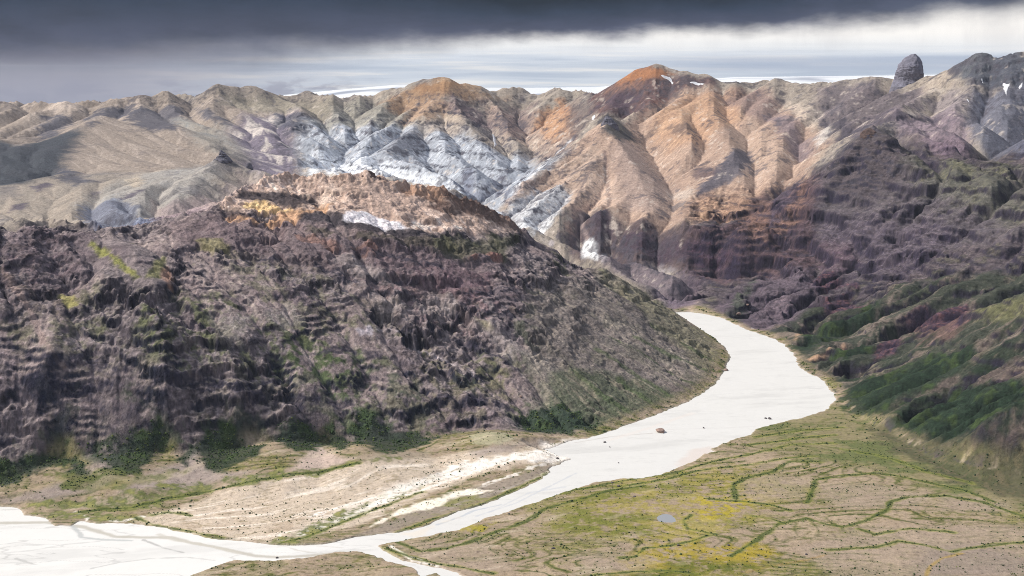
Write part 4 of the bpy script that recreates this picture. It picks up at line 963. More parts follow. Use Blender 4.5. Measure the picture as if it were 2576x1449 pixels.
# old channels with their green banks
CHAN = [[(1185, 1305), (1260, 1290), (1350, 1262), (1450, 1232), (1600, 1205), (1700, 1190), (1800, 1160), (1900, 1140), (1990, 1118), (2100, 1115)],
        [(1000, 1365), (1060, 1388), (1120, 1380), (1180, 1365), (1230, 1345), (1290, 1325), (1330, 1310), (1370, 1280), (1440, 1262), (1530, 1235), (1620, 1222)],
        [(1560, 1225), (1680, 1205), (1730, 1190), (1800, 1178), (1900, 1168), (1960, 1155), (2050, 1148)],
        [(1850, 1255), (1845, 1220), (1870, 1205), (1940, 1188), (1985, 1162), (2060, 1162)],
        [(2030, 1265), (2042, 1240), (2052, 1208), (2090, 1200), (2150, 1195), (2210, 1190), (2260, 1198), (2340, 1215), (2430, 1235), (2500, 1262)],
        [(1780, 1255), (1870, 1262), (1930, 1268), (1990, 1285)],
        [(1840, 1400), (1890, 1368), (1930, 1340), (1960, 1318), (2030, 1305), (2080, 1320), (2120, 1325), (2180, 1310), (2230, 1285), (2240, 1262), (2280, 1252), (2380, 1248), (2470, 1262), (2576, 1300)],
        [(1890, 1298), (1940, 1306), (1970, 1316)], [(1560, 1404), (1600, 1400), (1620, 1380), (1690, 1372), (1740, 1362), (1780, 1348)],
        [(1500, 1446), (1580, 1440), (1680, 1436), (1760, 1446)], [(2080, 1385), (2200, 1378), (2260, 1362), (2330, 1372), (2390, 1388), (2440, 1380), (2500, 1370), (2576, 1365)],
        [(2160, 1330), (2200, 1345), (2290, 1330), (2400, 1340)], [(340, 1302), (380, 1318), (430, 1330), (500, 1342), (560, 1356)], [(380, 1296), (420, 1290), (460, 1292), (480, 1300)], [(200, 1290), (260, 1282), (330, 1278), (420, 1255), (520, 1238), (640, 1210), (760, 1192), (900, 1165)],
        [(700, 1372), (770, 1352), (850, 1320), (900, 1300), (1000, 1262), (1060, 1238)], [(1740, 1296), (1720, 1310), (1730, 1330), (1800, 1345)], [(960, 1380), (1030, 1400), (1100, 1418), (1170, 1430), (1240, 1444)],
        [(1000, 1345), (1080, 1310), (1200, 1275), (1280, 1240), (1380, 1195)], [(2120, 1130), (2230, 1150), (2340, 1190), (2440, 1215)], [(1900, 1100), (2000, 1085), (2120, 1075)], [(1880, 1120), (2000, 1105), (2100, 1095)]]
GRN = np.zeros((NI, NJ), np.float32)
for k_, ln in enumerate(CHAN):
    stroke(ln, (150, 150, 70), 3.4, 0.55, 0.9)
    stroke(ln, (78, 92, 48), 1.3 if k_ not in (1, 4, 6, 3, 14) else 2.2, 0.85, 0.6, 0.0, 0.6, GRN)
SHRUB = np.maximum(SHRUB, GRN * 0.8)
stroke([(1880, 1440), (1960, 1420), (2030, 1410), (2080, 1395)], (158, 132, 80), 1.4, 0.5, 0.8)
stroke([(2330, 1449), (2340, 1425), (2370, 1405), (2420, 1392)], (166, 142, 84), 1.4, 0.8, 0.3)
# scrub woods at the foot of the cliffs
for pl in ([(-200, 1240), (-200, 1150), (0, 1160), (60, 1148), (120, 1128), (165, 1138), (160, 1162), (90, 1195), (0, 1222)],
           [(232, 1128), (262, 1150), (290, 1100), (350, 1098), (400, 1075), (420, 1110), (400, 1150), (355, 1185), (320, 1196), (270, 1180), (235, 1150)],
           [(172, 1180), (190, 1165), (225, 1170), (225, 1205), (200, 1235), (172, 1225)], [(440, 1140), (480, 1120), (480, 1170), (440, 1190)],
           [(485, 1118), (540, 1080), (570, 1070), (600, 1110), (672, 1120), (665, 1142), (610, 1168), (560, 1186), (505, 1186), (500, 1150)],
           [(685, 1100), (700, 1060), (760, 1060), (805, 1080), (812, 1108), (780, 1130), (745, 1132), (710, 1118)], [(812, 1100), (845, 1078), (890, 1105), (872, 1130), (830, 1126)],
           [(892, 1095), (900, 1050), (960, 1060), (1060, 1095), (1110, 1098), (1060, 1122), (990, 1138), (930, 1136)], [(1295, 1075), (1330, 1035), (1420, 1020), (1500, 1060), (1500, 1082), (1420, 1094), (1330, 1088)],
           [(2110, 1000), (2180, 950), (2320, 900), (2460, 860), (2430, 940), (2280, 1000), (2200, 1040), (2140, 1040)], [(2110, 880), (2180, 850), (2190, 880), (2130, 905), (2095, 905)], [(2250, 1040), (2400, 1000), (2576, 960), (2576, 1040), (2400, 1100), (2300, 1090)], [(1990, 870), (2060, 830), (2200, 760), (2230, 790), (2100, 850), (2020, 900)]):
    patch(pl, (46, 62, 48), 0.88, 4, 1.6, 0, (70, 84, 52), sstep(N_C + N_B, 0.05, 0.4))
    scrub(pl, 0.8, 1.6) if pl[0][0] < 1500 else None
patch([(120, 1195), (200, 1240), (300, 1230), (400, 1210), (480, 1180), (420, 1180), (330, 1205), (240, 1180), (230, 1200)], (136, 132, 80), 0.5, 4, 1.8, 0, (92, 104, 60), sstep(N_C, 0, .3))

patch([(1240, 1234), (1160, 1250), (1080, 1276), (1000, 1300), (920, 1332), (960, 1303), (1040, 1270), (1130, 1243), (1200, 1232)], (240, 230, 214), 0.9, 2.5, 1.0, 0)
patch([(1410, 1124), (1330, 1137), (1230, 1151), (1130, 1173), (1080, 1197), (980, 1240), (900, 1290), (960, 1262), (1090, 1212), (1180, 1184), (1290, 1164), (1390, 1152)], (238, 230, 220), 0.9, 3.5, 1.5, 0, (196, 184, 166), sstep(g3, 0.1, 0.4))
patch([(1380, 1120), (1450, 1105), (1450, 1160), (1380, 1160)], (240, 232, 222), 0.9, 5, 1.4, 0)
# thin leads of dark rock in the pale basin and over the summits
lead = 1 - np.abs(fbm(GX, GY, 160, 4, 301, 0.6)) * 2
basin = region([(760, 290, 7000), (1300, 260, 7400), (1480, 300, 6500), (1430, 540, 5050), (1320, 600, 4700), (760, 560, 4900)], 30)
bedF = (H + 0.05 * GX + N_B * 40 + N_C * 14) / 62
bwF = np.abs((bedF - np.floor(bedF)) - 0.5) * 2
lay(basin * FAR * sstep(bwF, 0.80, 0.95) * sstep(N_B, -0.4, 0.05) * 0.9, col((62, 62, 78)))
lay(FAR * (1 - smooth_hills) * (1 - 0.75 * scree_mid) * (1 - wallz) * sstep(lead + N_D * 0.1, 0.94, 0.99) * 0.7, col((76, 70, 82)))
lay(FAR * (1 - 0.5 * smooth_hills) * sstep(N_B + N_C * 0.8 + N_A, 0.30, 0.42) * 0.6, col((84, 80, 90)))
lay(FAR * (1 - smooth_hills) * sstep(-N_B - N_C * 0.8, 0.34, 0.5) * 0.5, col((214, 196, 178)))
lay(FAR * (1 - smooth_hills) * rock * sstep(N_C + N_B, 0.0, 0.3) * 0.5, col((92, 84, 92)))
# overall fine streaking and mottling
mod = 1 + np.clip(LIC, -2, 2) * (0.055 + 0.02 * FAR) * off + N_D * 0.22 * (0.5 + 0.5 * off) + N_C * 0.12
mod += np.clip(LIC + 0.5 * LICW, -2.5, 2.5) * 0.09 * np.clip(spur + gslope + 0.7 * fields * NEAR + 0.5 * scree_mid * FAR + 0.6 * wallz, 0, 1) * off
C *= mod[..., None]
# gravel at the toe blends to the bank
bank = sstep(RV, -2.5, -0.2)
lay(bank * (FLm > -30) * 0.5, col((196, 184, 172)))
for pl_, c_ in (([(1535, 204), (1610, 180), (1650, 170), (1700, 186), (1640, 198), (1560, 214)], (190, 122, 60)), ([(1040, 222), (1110, 206), (1160, 214), (1120, 232), (1060, 240)], (176, 128, 74))):
    patch(pl_, c_, 0.7, 4, 1, FARW)
lum = (C @ np.array([.25, .6, .15], np.float32))[..., None]
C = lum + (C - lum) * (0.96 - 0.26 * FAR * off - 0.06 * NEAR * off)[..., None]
C = C * (1 + 0.04 * NEAR - 0.06 * RIGHT + 0.05 * FAR * off)[..., None]  # near factor kept low: cloud shade over the massif put into its colour
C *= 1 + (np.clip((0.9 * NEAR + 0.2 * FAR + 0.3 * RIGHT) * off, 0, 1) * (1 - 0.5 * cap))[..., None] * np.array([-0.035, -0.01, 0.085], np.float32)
C = C * (1 + 0.20 * cap + 0.10 * NEAR * fields + 0.10 * basin * FAR)[..., None]
C = np.clip(np.power(np.clip(C, 1e-4, 1), 1.12) * 1.04, 0.010, 0.92)
print('paint', round(time.time() - T0, 1))

# ------------------------------------------------------------------ materials
def vcol_mat(name, rough=0.95, n_amp=0.22, bump=0.5, scale=0.22):
    m = bpy.data.materials.new(name); m.use_nodes = True
    t = NT(m.node_tree); b = t.n['Principled BSDF']
    at_ = t.node('ShaderNodeAttribute', attribute_name='tint')
    g = t.node('ShaderNodeNewGeometry')
    n1 = t.noise(g.outputs['Position'], scale, 4, 0.65)
    n2 = t.noise(g.outputs['Position'], scale * 0.22, 3, 0.6)
    f = t.math('ADD', t.math('MULTIPLY', t.math('SUBTRACT', n1, 0.5), n_amp * 4), t.math('ADD', t.math('MULTIPLY', t.math('SUBTRACT', n2, 0.5), n_amp * 2.0), 1.0))
    vm = t.node('ShaderNodeVectorMath', operation='SCALE')
    t.l.new(at_.outputs['Color'], vm.inputs[0]); t.l.new(f, vm.inputs['Scale'])
    t.l.new(vm.outputs[0], b.inputs['Base Color'])
    b.inputs['Roughness'].default_value = rough
    b.inputs['Specular IOR Level'].default_value = 0.15
    if bump:
        bp = t.node('ShaderNodeBump'); bp.inputs['Strength'].default_value = bump; bp.inputs['Distance'].default_value = 3.0
        t.l.new(n1, bp.inputs['Height']); t.l.new(bp.outputs[0], b.inputs['Normal'])
    return m
M_ROCK = vcol_mat('rock_and_scree', 0.95, 0.26, 1.0, 0.20)
M_FLOOR = vcol_mat('plain_gravel_and_moss', 0.95, 0.14, 0.5, 0.30)
M_RIVER = vcol_mat('white_silt', 0.9, 0.02, 0.05, 0.05)
M_ICE = vcol_mat('ice_cap', 0.8, 0.02, 0.0, 0.002)
def flat_mat(name, c, rough=0.9, n_amp=0.25, scale=0.5, spec=0.2, bump=0.5, c2=None):
    m = bpy.data.materials.new(name); m.use_nodes = True
    t = NT(m.node_tree); b = t.n['Principled BSDF']
    g = t.node('ShaderNodeNewGeometry')
    n1 = t.noise(g.outputs['Position'], scale, 5, 0.6)
    a = tuple(x * (1 - n_amp) for x in lin(c)); d = tuple(x * (1 + n_amp) for x in lin(c2 or c))
    t.l.new(t.ramp(n1, [(0.3, a), (0.7, d)]), b.inputs['Base Color'])
    b.inputs['Roughness'].default_value = rough; b.inputs['Specular IOR Level'].default_value = spec
    if bump:
        bp = t.node('ShaderNodeBump'); bp.inputs['Strength'].default_value = bump; bp.inputs['Distance'].default_value = 1.0 / scale * 0.3
        t.l.new(n1, bp.inputs['Height']); t.l.new(bp.outputs[0], b.inputs['Normal'])
    return m

def link(ob, label=None, cat=None, group=None, kind=None, parent=None):
    scene.collection.objects.link(ob)
    if label: ob['label'] = label
    if cat: ob['category'] = cat
    if group: ob['group'] = group
    if kind: ob['kind'] = kind
    if parent: ob.parent = parent
    return ob

def grid_obj(name, x, y, z, colr, mask, mat, kind='structure', label=None, smooth=False):
    ni, nj = z.shape
    idx = np.arange(ni * nj, dtype=np.int32).reshape(ni, nj)
    q = np.stack([idx[:-1, :-1], idx[1:, :-1], idx[1:, 1:], idx[:-1, 1:]], -1)
    q = q[mask] if mask is not None else q.reshape(-1, 4)
    used = np.zeros(ni * nj, bool); used[q.ravel()] = True
    remap = np.cumsum(used).astype(np.int32) - 1
    q = remap[q]
    v = np.stack([x, y, z], -1).reshape(-1, 3).astype(np.float32)[used]
    c = np.concatenate([colr.reshape(-1, 3).astype(np.float32)[used], np.ones((used.sum(), 1), np.float32)], 1)
    me = bpy.data.meshes.new(name)
    me.vertices.add(len(v)); me.vertices.foreach_set('co', v.ravel())
    me.loops.add(q.size); me.loops.foreach_set('vertex_index', q.ravel())
    me.polygons.add(len(q)); me.polygons.foreach_set('loop_start', np.arange(0, q.size, 4, dtype=np.int32))
    if smooth: me.polygons.foreach_set('use_smooth', np.ones(len(q), bool))
    me.update(calc_edges=True)
    ca = me.color_attributes.new('tint', 'FLOAT_COLOR', 'POINT'); ca.data.foreach_set('color', c.ravel())
    me.materials.append(mat)
    return link(bpy.data.objects.new(name, me), label, kind=kind)

UP = 1.5
NI2, NJ2 = int((NI - 1) * UP) + 1, int((NJ - 1) * UP) + 1
def up(a): return upsample(a, NI2, NJ2).astype(np.float32)
th2 = TH0 + DEL * np.linspace(0, NI - 1, NI2); rr2 = R0 * np.exp(DEL * np.linspace(0, NJ - 1, NJ2))
HX = (np.sin(th2)[:, None] * rr2[None, :]); HY = (np.cos(th2)[:, None] * rr2[None, :])
ROK = up(np.clip(off * (NEAR + RIGHT) * (1 - 0.8 * calm), 0, 1)); OFF2 = up(off)
H2 = up(H)
f1 = fbm(HX, HY, 16, 3, 601, 0.65, True); f1 -= f1.mean()
f2 = fbm(HX, HY, 7, 2, 611, 0.7)
H2 = H2 + (f1 * 2.2 + f2 * 1.0) * ROK + f2 * 0.8 * OFF2 + f2 * 0.12
C2 = np.stack([up(C[..., k]) for k in range(3)], -1)
sp = fbm(HX, HY, 9, 2, 621, 0.8)
spk = np.clip(1 + f1 * 0.28 * ROK + sp * (0.22 + 0.25 * ROK), 0.45, 1.8)
C2 = np.clip(C2 * spk[..., None], 0.01, 0.92)
lay3 = gnoise(H2 / 3.1 + up(N_B) * 6, (HX + HY) / 90, 631) + 0.6 * gnoise(H2 / 7.5 + up(N_B) * 3, (HX - HY) / 160, 632)
C2 = C2 * np.clip(1 - sstep(lay3, 0.15, 0.55) * 0.42 * ROK - sstep(lay3, 0.3, 0.7) * 0.22 * OFF2 * (1 - ROK) * up((1 - 0.8 * smooth_hills) * (1 - 0.85 * scree_mid) * (1 - wallz)) + sstep(-lay3, 0.3, 0.6) * 0.14 * ROK, 0.4, 1.3)[..., None]
# scattered dark and pale stones
C2 = np.where((sp > 0.42)[..., None] & (ROK > 0.3)[..., None], C2 * 1.25, C2)
C2 = np.where((sp < -0.42)[..., None], C2 * 0.72, C2)
def cellmax(a): return a[:-1, :-1]
lab = np.zeros((NI2 - 1, NJ2 - 1), np.int8)          # 0 floor 1 near 2 right 3 back
n_, r_, f_ = cellmax(up(NEAR)), cellmax(up(RIGHT)), cellmax(up(FAR))
flc = cellmax(up(FLm))
lab[flc <= 0] = 3
lab[(flc <= 0) & (r_ > 0.5)] = 2
lab[(flc <= 0) & (n_ > 0.5)] = 1
lab[flc > 0] = 0
lab[(flc <= 0) & (flc > -30) & (n_ < .5) & (r_ < .5) & (rr2[None, :-1] < 4000)] = 0
grid_obj('valley_floor', HX, HY, H2, C2, lab == 0, M_FLOOR)
grid_obj('left_mountain', HX, HY, H2, C2, lab == 1, M_ROCK)
grid_obj('right_mountain', HX, HY, H2, C2, lab == 2, M_ROCK)
grid_obj('back_mountain', HX, HY, H2, C2, lab == 3, M_ROCK)
print('terrain meshes', round(time.time() - T0, 1))

# ------------------------------------------------------------------ river bed: pale silt at level 0 with thin silty channels
i0, i1, j0, j1 = 0, NI, 0, int(math.log(4300 / R0) / DEL)
RC = np.zeros((NI, NJ, 3), np.float32) + np.array([0.80, 0.78, 0.745], np.float32)
C_keep = C; C = RC
leftw = sstep(-th, 0.06, 0.20)[:, None]
C *= (1 + leftw * 0.06)[..., None]
flo = fbm(GX * 0.35 + GY * 0.1, GY * 1.5 - GX * 0.35, 120, 5, 401, 0.6)
C *= (1 - 0.10 * sstep(flo, 0.05, 0.4) - 0.03 * N_C)[..., None]
lnr = 1 - np.abs(fbm(GX * 0.4, GY * 1.6, 150, 4, 411, 0.6)) * 2
C *= (1 - 0.20 * sstep(lnr, 0.95, 0.995) * leftw)[..., None]
C *= (1 - 0.07 * sstep(lnr, 0.96, 0.995) * (1 - leftw))[..., None]
WCH = [([(-200, 1312), (0, 1316), (120, 1314), (210, 1326), (290, 1350), (360, 1352), (430, 1352), (480, 1365), (560, 1380), (640, 1398), (700, 1402), (780, 1398), (860, 1390)], 3.2, (196, 190, 178), 0.9),
       ([(400, 1345), (440, 1358), (520, 1372), (600, 1392)], 2.5, (206, 200, 188), 0.7),
       ([(180, 1322), (200, 1340), (205, 1352), (260, 1358), (330, 1360)], 1.8, (190, 192, 190), 0.8), ([(360, 1358), (410, 1378), (460, 1390)], 0.9, (178, 176, 172), 0.8),
       ([(0, 1392), (80, 1385), (160, 1370), (250, 1362)], 0.9, (212, 210, 206), 0.8), ([(40, 1405), (80, 1418)], 0.9, (190, 188, 184), 0.8), ([(230, 1430), (300, 1415), (380, 1405), (470, 1402), (540, 1410)], 0.9, (200, 198, 194), 0.8),
       ([(640, 1362), (700, 1368), (750, 1385), (800, 1392)], 1.0, (206, 200, 190), 0.7), ([(700, 1376), (780, 1372), (860, 1378)], 0.7, (214, 208, 200), 0.6),
       ([(1100, 1320), (1160, 1300), (1190, 1285), (1260, 1270)], 0.9, (196, 200, 206), 0.8), ([(1200, 1298), (1300, 1265), (1400, 1215), (1450, 1190)], 0.8, (206, 208, 212), 0.7), ([(1230, 1290), (1330, 1240), (1420, 1225)], 0.6, (206, 208, 212), 0.6),
       ([(1440, 1115), (1540, 1098), (1640, 1090)], 0.6, (210, 204, 198), 0.8), ([(1680, 1080), (1800, 1078), (1900, 1072)], 0.5, (222, 218, 214), 0.6), ([(1530, 1108), (1640, 1075), (1740, 1040)], 3, (236, 226, 218), 0.5)]
def fl_at(X, Y, rmin=0):
    a_, t_ = bearing(X, Y); return a_, -CAM_H / t_
at_save = at; at = fl_at
for ln, wd, cc, s_ in WCH:
    stroke(ln, cc, wd, s_, 0.35, 0, 0.5)
patch([(1740, 1130), (1790, 1122), (1800, 1140), (1740, 1165), (1700, 1175)], (226, 210, 200), 0.6, 4, 1)
patch([(1050, 1350), (1100, 1320), (1160, 1300), (1060, 1330), (1000, 1345)], (240, 226, 206), 0.5, 3, 1)
at = at_save
C *= (0.79 + 0.04 * leftw)[..., None]
rm = (RV[:-1, :-1] > -7) & (FLm[:-1, :-1] > -60)
grid_obj('river_bed', GX, GY, np.zeros_like(H) + 0.05 * N_A, np.clip(C, 0, .93), rm, M_RIVER)
C = C_keep

# near ground below the station and the country behind the skyline, so the land does not end at the survey edge
def ring(name, ra, rb, nr, na, zf, cf, mat, t0=-math.pi, t1=math.pi, smooth=True):
    t = np.linspace(t0, t1, na)[:, None] + np.zeros(nr)[None, :]
    r = np.geomspace(ra, rb, nr)[None, :] + np.zeros(na)[:, None]
    x, y = np.sin(t) * r, np.cos(t) * r
    z = zf(x, y, r, t)
    return grid_obj(name, x, y, z, cf(x, y, r, z), None, mat, smooth=smooth)
def gcol(x, y, r, z):
    n = fbm(x, y, 200, 5, 501)
    a = np.array(lin((156, 142, 128)), np.float32) * .8; b = np.array(lin((120, 120, 72)), np.float32) * .8
    m = sstep(n, -0.1, 0.3)[..., None]
    return a * (1 - m) + b * m
ring('ground', 5, 1495, 60, 160, lambda x, y, r, t: -4 + fbm(x, y, 200, 3, 502) * 2, gcol, M_FLOOR)

# ice cap beyond the range
def ice_z(x, y, r, t):
    az = np.degrees(t)
    base = CAM_H - r * 0.0
    # target sight-line slope of the far rim by azimuth
    prof = np.interp(az, [-40, -14, -12, -10.7, -7.8, -5.3, -3.5, -1.6, .2, 3.9, 7, 10.2, 16.4, 19.7, 40], [-.06, -.05, -.028, -.0187, -.0140, -.0103, -.0108, -.0127, -.0129, -.0120, -.0075, -.0042, -.003, -.002, -.002])
    top = CAM_H + 26000 * prof
    k = sstep(r, 9300, 26000)
    z = 380 + (top - 380) * k ** 0.55
    z = z + fbm(x, y * 0.4, 4200, 2, 511) * 16 * sstep(r, 10000, 15000) * sstep(27000 - r, 0, 9000)
    return np.where(r > 26000, np.minimum(z, top) - (r - 26000) * 0.02, z)
def ice_c(x, y, r, z):
    c = np.zeros(x.shape + (3,), np.float32) + np.array([0.83, 0.85, 0.88], np.float32)
    az = np.degrees(np.arctan2(x, y))
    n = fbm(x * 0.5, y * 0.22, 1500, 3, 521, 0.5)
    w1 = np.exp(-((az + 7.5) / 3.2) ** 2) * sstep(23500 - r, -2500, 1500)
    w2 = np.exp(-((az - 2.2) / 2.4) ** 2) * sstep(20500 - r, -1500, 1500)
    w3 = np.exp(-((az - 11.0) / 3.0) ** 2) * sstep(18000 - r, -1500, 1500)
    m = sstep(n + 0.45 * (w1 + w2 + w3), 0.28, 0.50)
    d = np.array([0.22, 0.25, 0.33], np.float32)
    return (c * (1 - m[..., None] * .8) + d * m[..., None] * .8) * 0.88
ring('ice_cap', 9000, 42000, 420, 900, ice_z, ice_c, M_ICE, -0.75, 0.75)
print('river, ice', round(time.time() - T0, 1))

# ------------------------------------------------------------------ helpers for single rocks
def zat(a, r):
    return float(bilin(H, np.array([(a - TH0) / DEL]), np.array([math.log(r / R0) / DEL]))[0])
def mesh_obj(name, verts, faces, mat, smooth=False):
    me = bpy.data.meshes.new(name)
    me.from_pydata([tuple(map(float, v)) for v in verts], [], faces)
    me.materials.append(mat)
    if smooth: me.polygons.foreach_set('use_smooth', np.ones(len(me.polygons), bool))
    me.update()
    return bpy.data.objects.new(name, me)
def n3(x, y, z, wl, seed, octv=4, ridged=True):
    return (fbm(x + 0.3 * z, y + 5.0, wl, octv, seed, 0.55, ridged) + fbm(x + 40, z, wl, octv, seed + 7, 0.55, ridged) + fbm(y - 30, z + 11, wl, octv, seed + 13, 0.55, ridged)) / 3

def rock_tower(name, label, cat, X, Y, rng_, prof, depth, mat, sink=20, seed=0, rough_=0.14, na=96, nh=70, group=None, facets=16):
    """prof: list of (height, left, right) in metres, seen from the station; depth = thickness / width"""
    a, t = bearing(X, Y)
    g = np.array(prof, float)
    hs = np.linspace(0, 1, nh) ** 0.9 * g[-1, 0]
    hs[0] = -sink
    lf = np.interp(hs, g[:, 0], g[:, 1]); rt = np.interp(hs, g[:, 0], g[:, 2])
    wdt = g[:, 2].max() - g[:, 1].min()
    verts = []; phi = np.linspace(0, 2 * np.pi, na, endpoint=False)
    cx, hw = (lf + rt) / 2, (rt - lf) / 2
    PX_ = cx[:, None] + hw[:, None] * np.cos(phi)[None, :]
    PY_ = hw[:, None] * depth * np.sin(phi)[None, :]
    PZ_ = hs[:, None] + 0 * PX_
    d = n3(PX_, PY_, PZ_ * 1.3, wdt * 0.5, 700 + seed) * wdt * rough_
    col_ = fbm(np.cos(phi) * 3 + seed, np.sin(phi) * 3, 1.0, 3, 720 + seed)[None, :] * wdt * 0.015      # vertical jointing
    stp = ((PZ_ / (wdt * 0.16) + fbm(PX_, PY_, wdt, 2, 730)) % 1.0 - 0.5) * wdt * 0.012
    k = (d - d.mean()) + col_
    fade = np.clip(hw / (0.16 * wdt), 0.05, 1)[:, None]
    PX_ = PX_ + np.cos(phi)[None, :] * k * fade; PY_ = PY_ + np.sin(phi)[None, :] * k * fade
    PZ_ = PZ_ + n3(PX_, PY_, PZ_, wdt * 0.16, 740 + seed, 3) * wdt * 0.035 * (hs > 0)[:, None]
    gg = np.random.default_rng(900 + seed); P3 = np.stack([PX_, PY_, PZ_], -1); ctr = np.array([cx.mean(), 0, g[-1, 0] * 0.35])
    for _ in range(facets):
        nn = gg.normal(size=3) * np.array([1, 1, 0.45]); nn /= np.linalg.norm(nn)
        dq = (P3 - ctr) @ nn; lim = dq.max() * gg.uniform(0.74, 0.92)
        P3 = P3 - (np.maximum(dq - lim, 0) * 0.85)[..., None] * nn
    P3[0] = np.stack([PX_[0], PY_[0], PZ_[0]], -1)
    PX_, PY_, PZ_ = P3[..., 0], P3[..., 1], P3[..., 2]
    fz = fbm(PX_ + PZ_ * 0.3, PZ_, wdt * 0.09, 3, 760 + seed, 0.6, True) * wdt * 0.010
    PX_ = PX_ + np.cos(phi)[None, :] * fz; PY_ = PY_ + np.sin(phi)[None, :] * fz
    x0, y0 = rng_ * math.sin(a), rng_ * math.cos(a)
    z0 = CAM_H + rng_ * t
    rx, ry = math.cos(a), -math.sin(a)
    V = [(PX_[i, j] * rx + PY_[i, j] * math.sin(a), PX_[i, j] * ry + PY_[i, j] * math.cos(a), PZ_[i, j]) for i in range(nh) for j in range(na)]
    Fc = [(i * na + j, i * na + (j + 1) % na, (i + 1) * na + (j + 1) % na, (i + 1) * na + j) for i in range(nh - 1) for j in range(na)]
    V.append((cx[-1] * rx, cx[-1] * ry, PZ_[-1].mean() + 0.5))
    top = (nh - 1) * na
    Fc += [(top + j, top + (j + 1) % na, len(V) - 1) for j in range(na)]
    ob = mesh_obj(name, V, Fc, mat)
    ob.location = (x0, y0, z0)
    return link(ob, label, cat, group)

M_BASALT = flat_mat('weathered_basalt', (116, 114, 126), 0.9, 0.35, 0.06, 0.2, 1.0)
M_CRAG = flat_mat('dark_crag_rock', (104, 102, 112), 0.9, 0.35, 0.09, 0.2, 1.0)
M_BROWN = flat_mat('brown_crag_rock', (92, 76, 72), 0.9, 0.35, 0.10, 0.2, 1.0)
s65 = 6350 / F
rock_tower('rock_pinnacle', 'tall grey rock pinnacle with a jagged rounded top standing on the skyline ridge', 'rock pinnacle', 2286, 222, 6350,
           [(h * s65, l * s65, r * s65) for h, l, r in ((0, -54, 40), (8, -44, 37), (18, -37, 36), (34, -33, 35), (52, -27, 33), (62, -19, 28), (69, -12, 22), (74, -5, 15), (78, 0, 10))], 0.72, M_BASALT, 60, 1, 0.13)
s49 = 4880 / F
rock_tower('rock_crag', 'dark jagged crag at the top of the light scree spur on the left', 'crag', 557, 428, 4870,
           [(0, -32 * s49, 26 * s49), (14 * s49, -24 * s49, 27 * s49), (24 * s49, -16 * s49, 26 * s49), (33 * s49, -8 * s49, 20 * s49), (42 * s49, -3 * s49, 8 * s49), (50 * s49, 0, 4 * s49)], 0.6, M_CRAG, 26, 2, 0.34)
rock_tower('rock_crag', 'small dark crag just right of the larger jagged crag on the scree spur', 'crag', 628, 432, 4850,
           [(0, -10 * s49, 10 * s49), (10 * s49, -9 * s49, 9 * s49), (18 * s49, -7 * s49, 6 * s49), (23 * s49, -3 * s49, 2 * s49)], 0.7, M_CRAG, 16, 3, 0.2, 64, 40)
s36 = 3560 / F
rock_tower('rock_crag', 'brown broken crag on the highest knob of the orange near ridge', 'crag', 926, 447, 3555,
           [(0, -22 * s36, 22 * s36), (5 * s36, -17 * s36, 18 * s36), (10 * s36, -9 * s36, 15 * s36), (15 * s36, -3 * s36, 7 * s36), (17 * s36, 0, 3 * s36)], 0.6, M_BROWN, 14, 4, 0.22, 64, 40)
rock_tower('rock_crag', 'narrow brown crag beside the highest knob of the orange near ridge', 'crag', 953, 458, 3550,
           [(0, -7 * s36, 8 * s36), (8 * s36, -5 * s36, 6 * s36), (14 * s36, -2 * s36, 3 * s36)], 0.7, M_BROWN, 12, 5, 0.22, 48, 30)
s61 = 6080 / F
rock_tower('rock_crag', 'dark grey crag capping the pointed tan peak in the middle', 'crag', 1528, 318, 6030,
           [(0, -18 * s61, 30 * s61), (10 * s61, -12 * s61, 20 * s61), (18 * s61, -8 * s61, 12 * s61), (25 * s61, -3 * s61, 3 * s61)], 0.6, M_CRAG, 30, 6, 0.16, 64, 40)
s51 = 5250 / F
rock_tower('rock_crag', 'blocky dark crag on the brow of the right hand mountain', 'crag', 2185, 345, 5250,
           [(0, -26 * s51, 30 * s51), (8 * s51, -20 * s51, 24 * s51), (15 * s51, -12 * s51, 16 * s51), (20 * s51, -4 * s51, 6 * s51)], 0.6, M_BROWN, 26, 7, 0.16, 64, 40)

# boulders: one mesh per rough shape, each boulder an object of its own
def boulder_mesh(seed, mat):
    import bmesh
    bm_ = bmesh.new(); bmesh.ops.create_icosphere(bm_, subdivisions=3, radius=1.0)
    co = np.array([v.co for v in bm_.verts])
    g = np.random.default_rng(seed)
    for _ in range(9):                                   # knock flat facets off
        n = g.normal(size=3); n /= np.linalg.norm(n); lim = g.uniform(0.62, 0.86)
        dd_ = co @ n; co = co - np.maximum(dd_ - lim, 0)[:, None] * n
    co *= (1 + 0.16 * n3(co[:, 0], co[:, 1], co[:, 2], 0.6, 800 + seed, 3)[:, None])
    for v, c in zip(bm_.verts, co): v.co = c
    me = bpy.data.meshes.new('boulder'); bm_.to_mesh(me); bm_.free(); me.materials.append(mat)
    return me
M_B1 = flat_mat('pinkish_boulder_rock', (150, 128, 118), 0.9, 0.25, 0.4)
M_B2 = flat_mat('dark_boulder_rock', (92, 86, 88), 0.9, 0.25, 0.6)
bms = {(k, 1): boulder_mesh(k, M_B1) for k in range(2)}; bms.update({(k, 2): boulder_mesh(k + 5, M_B2) for k in range(3)})
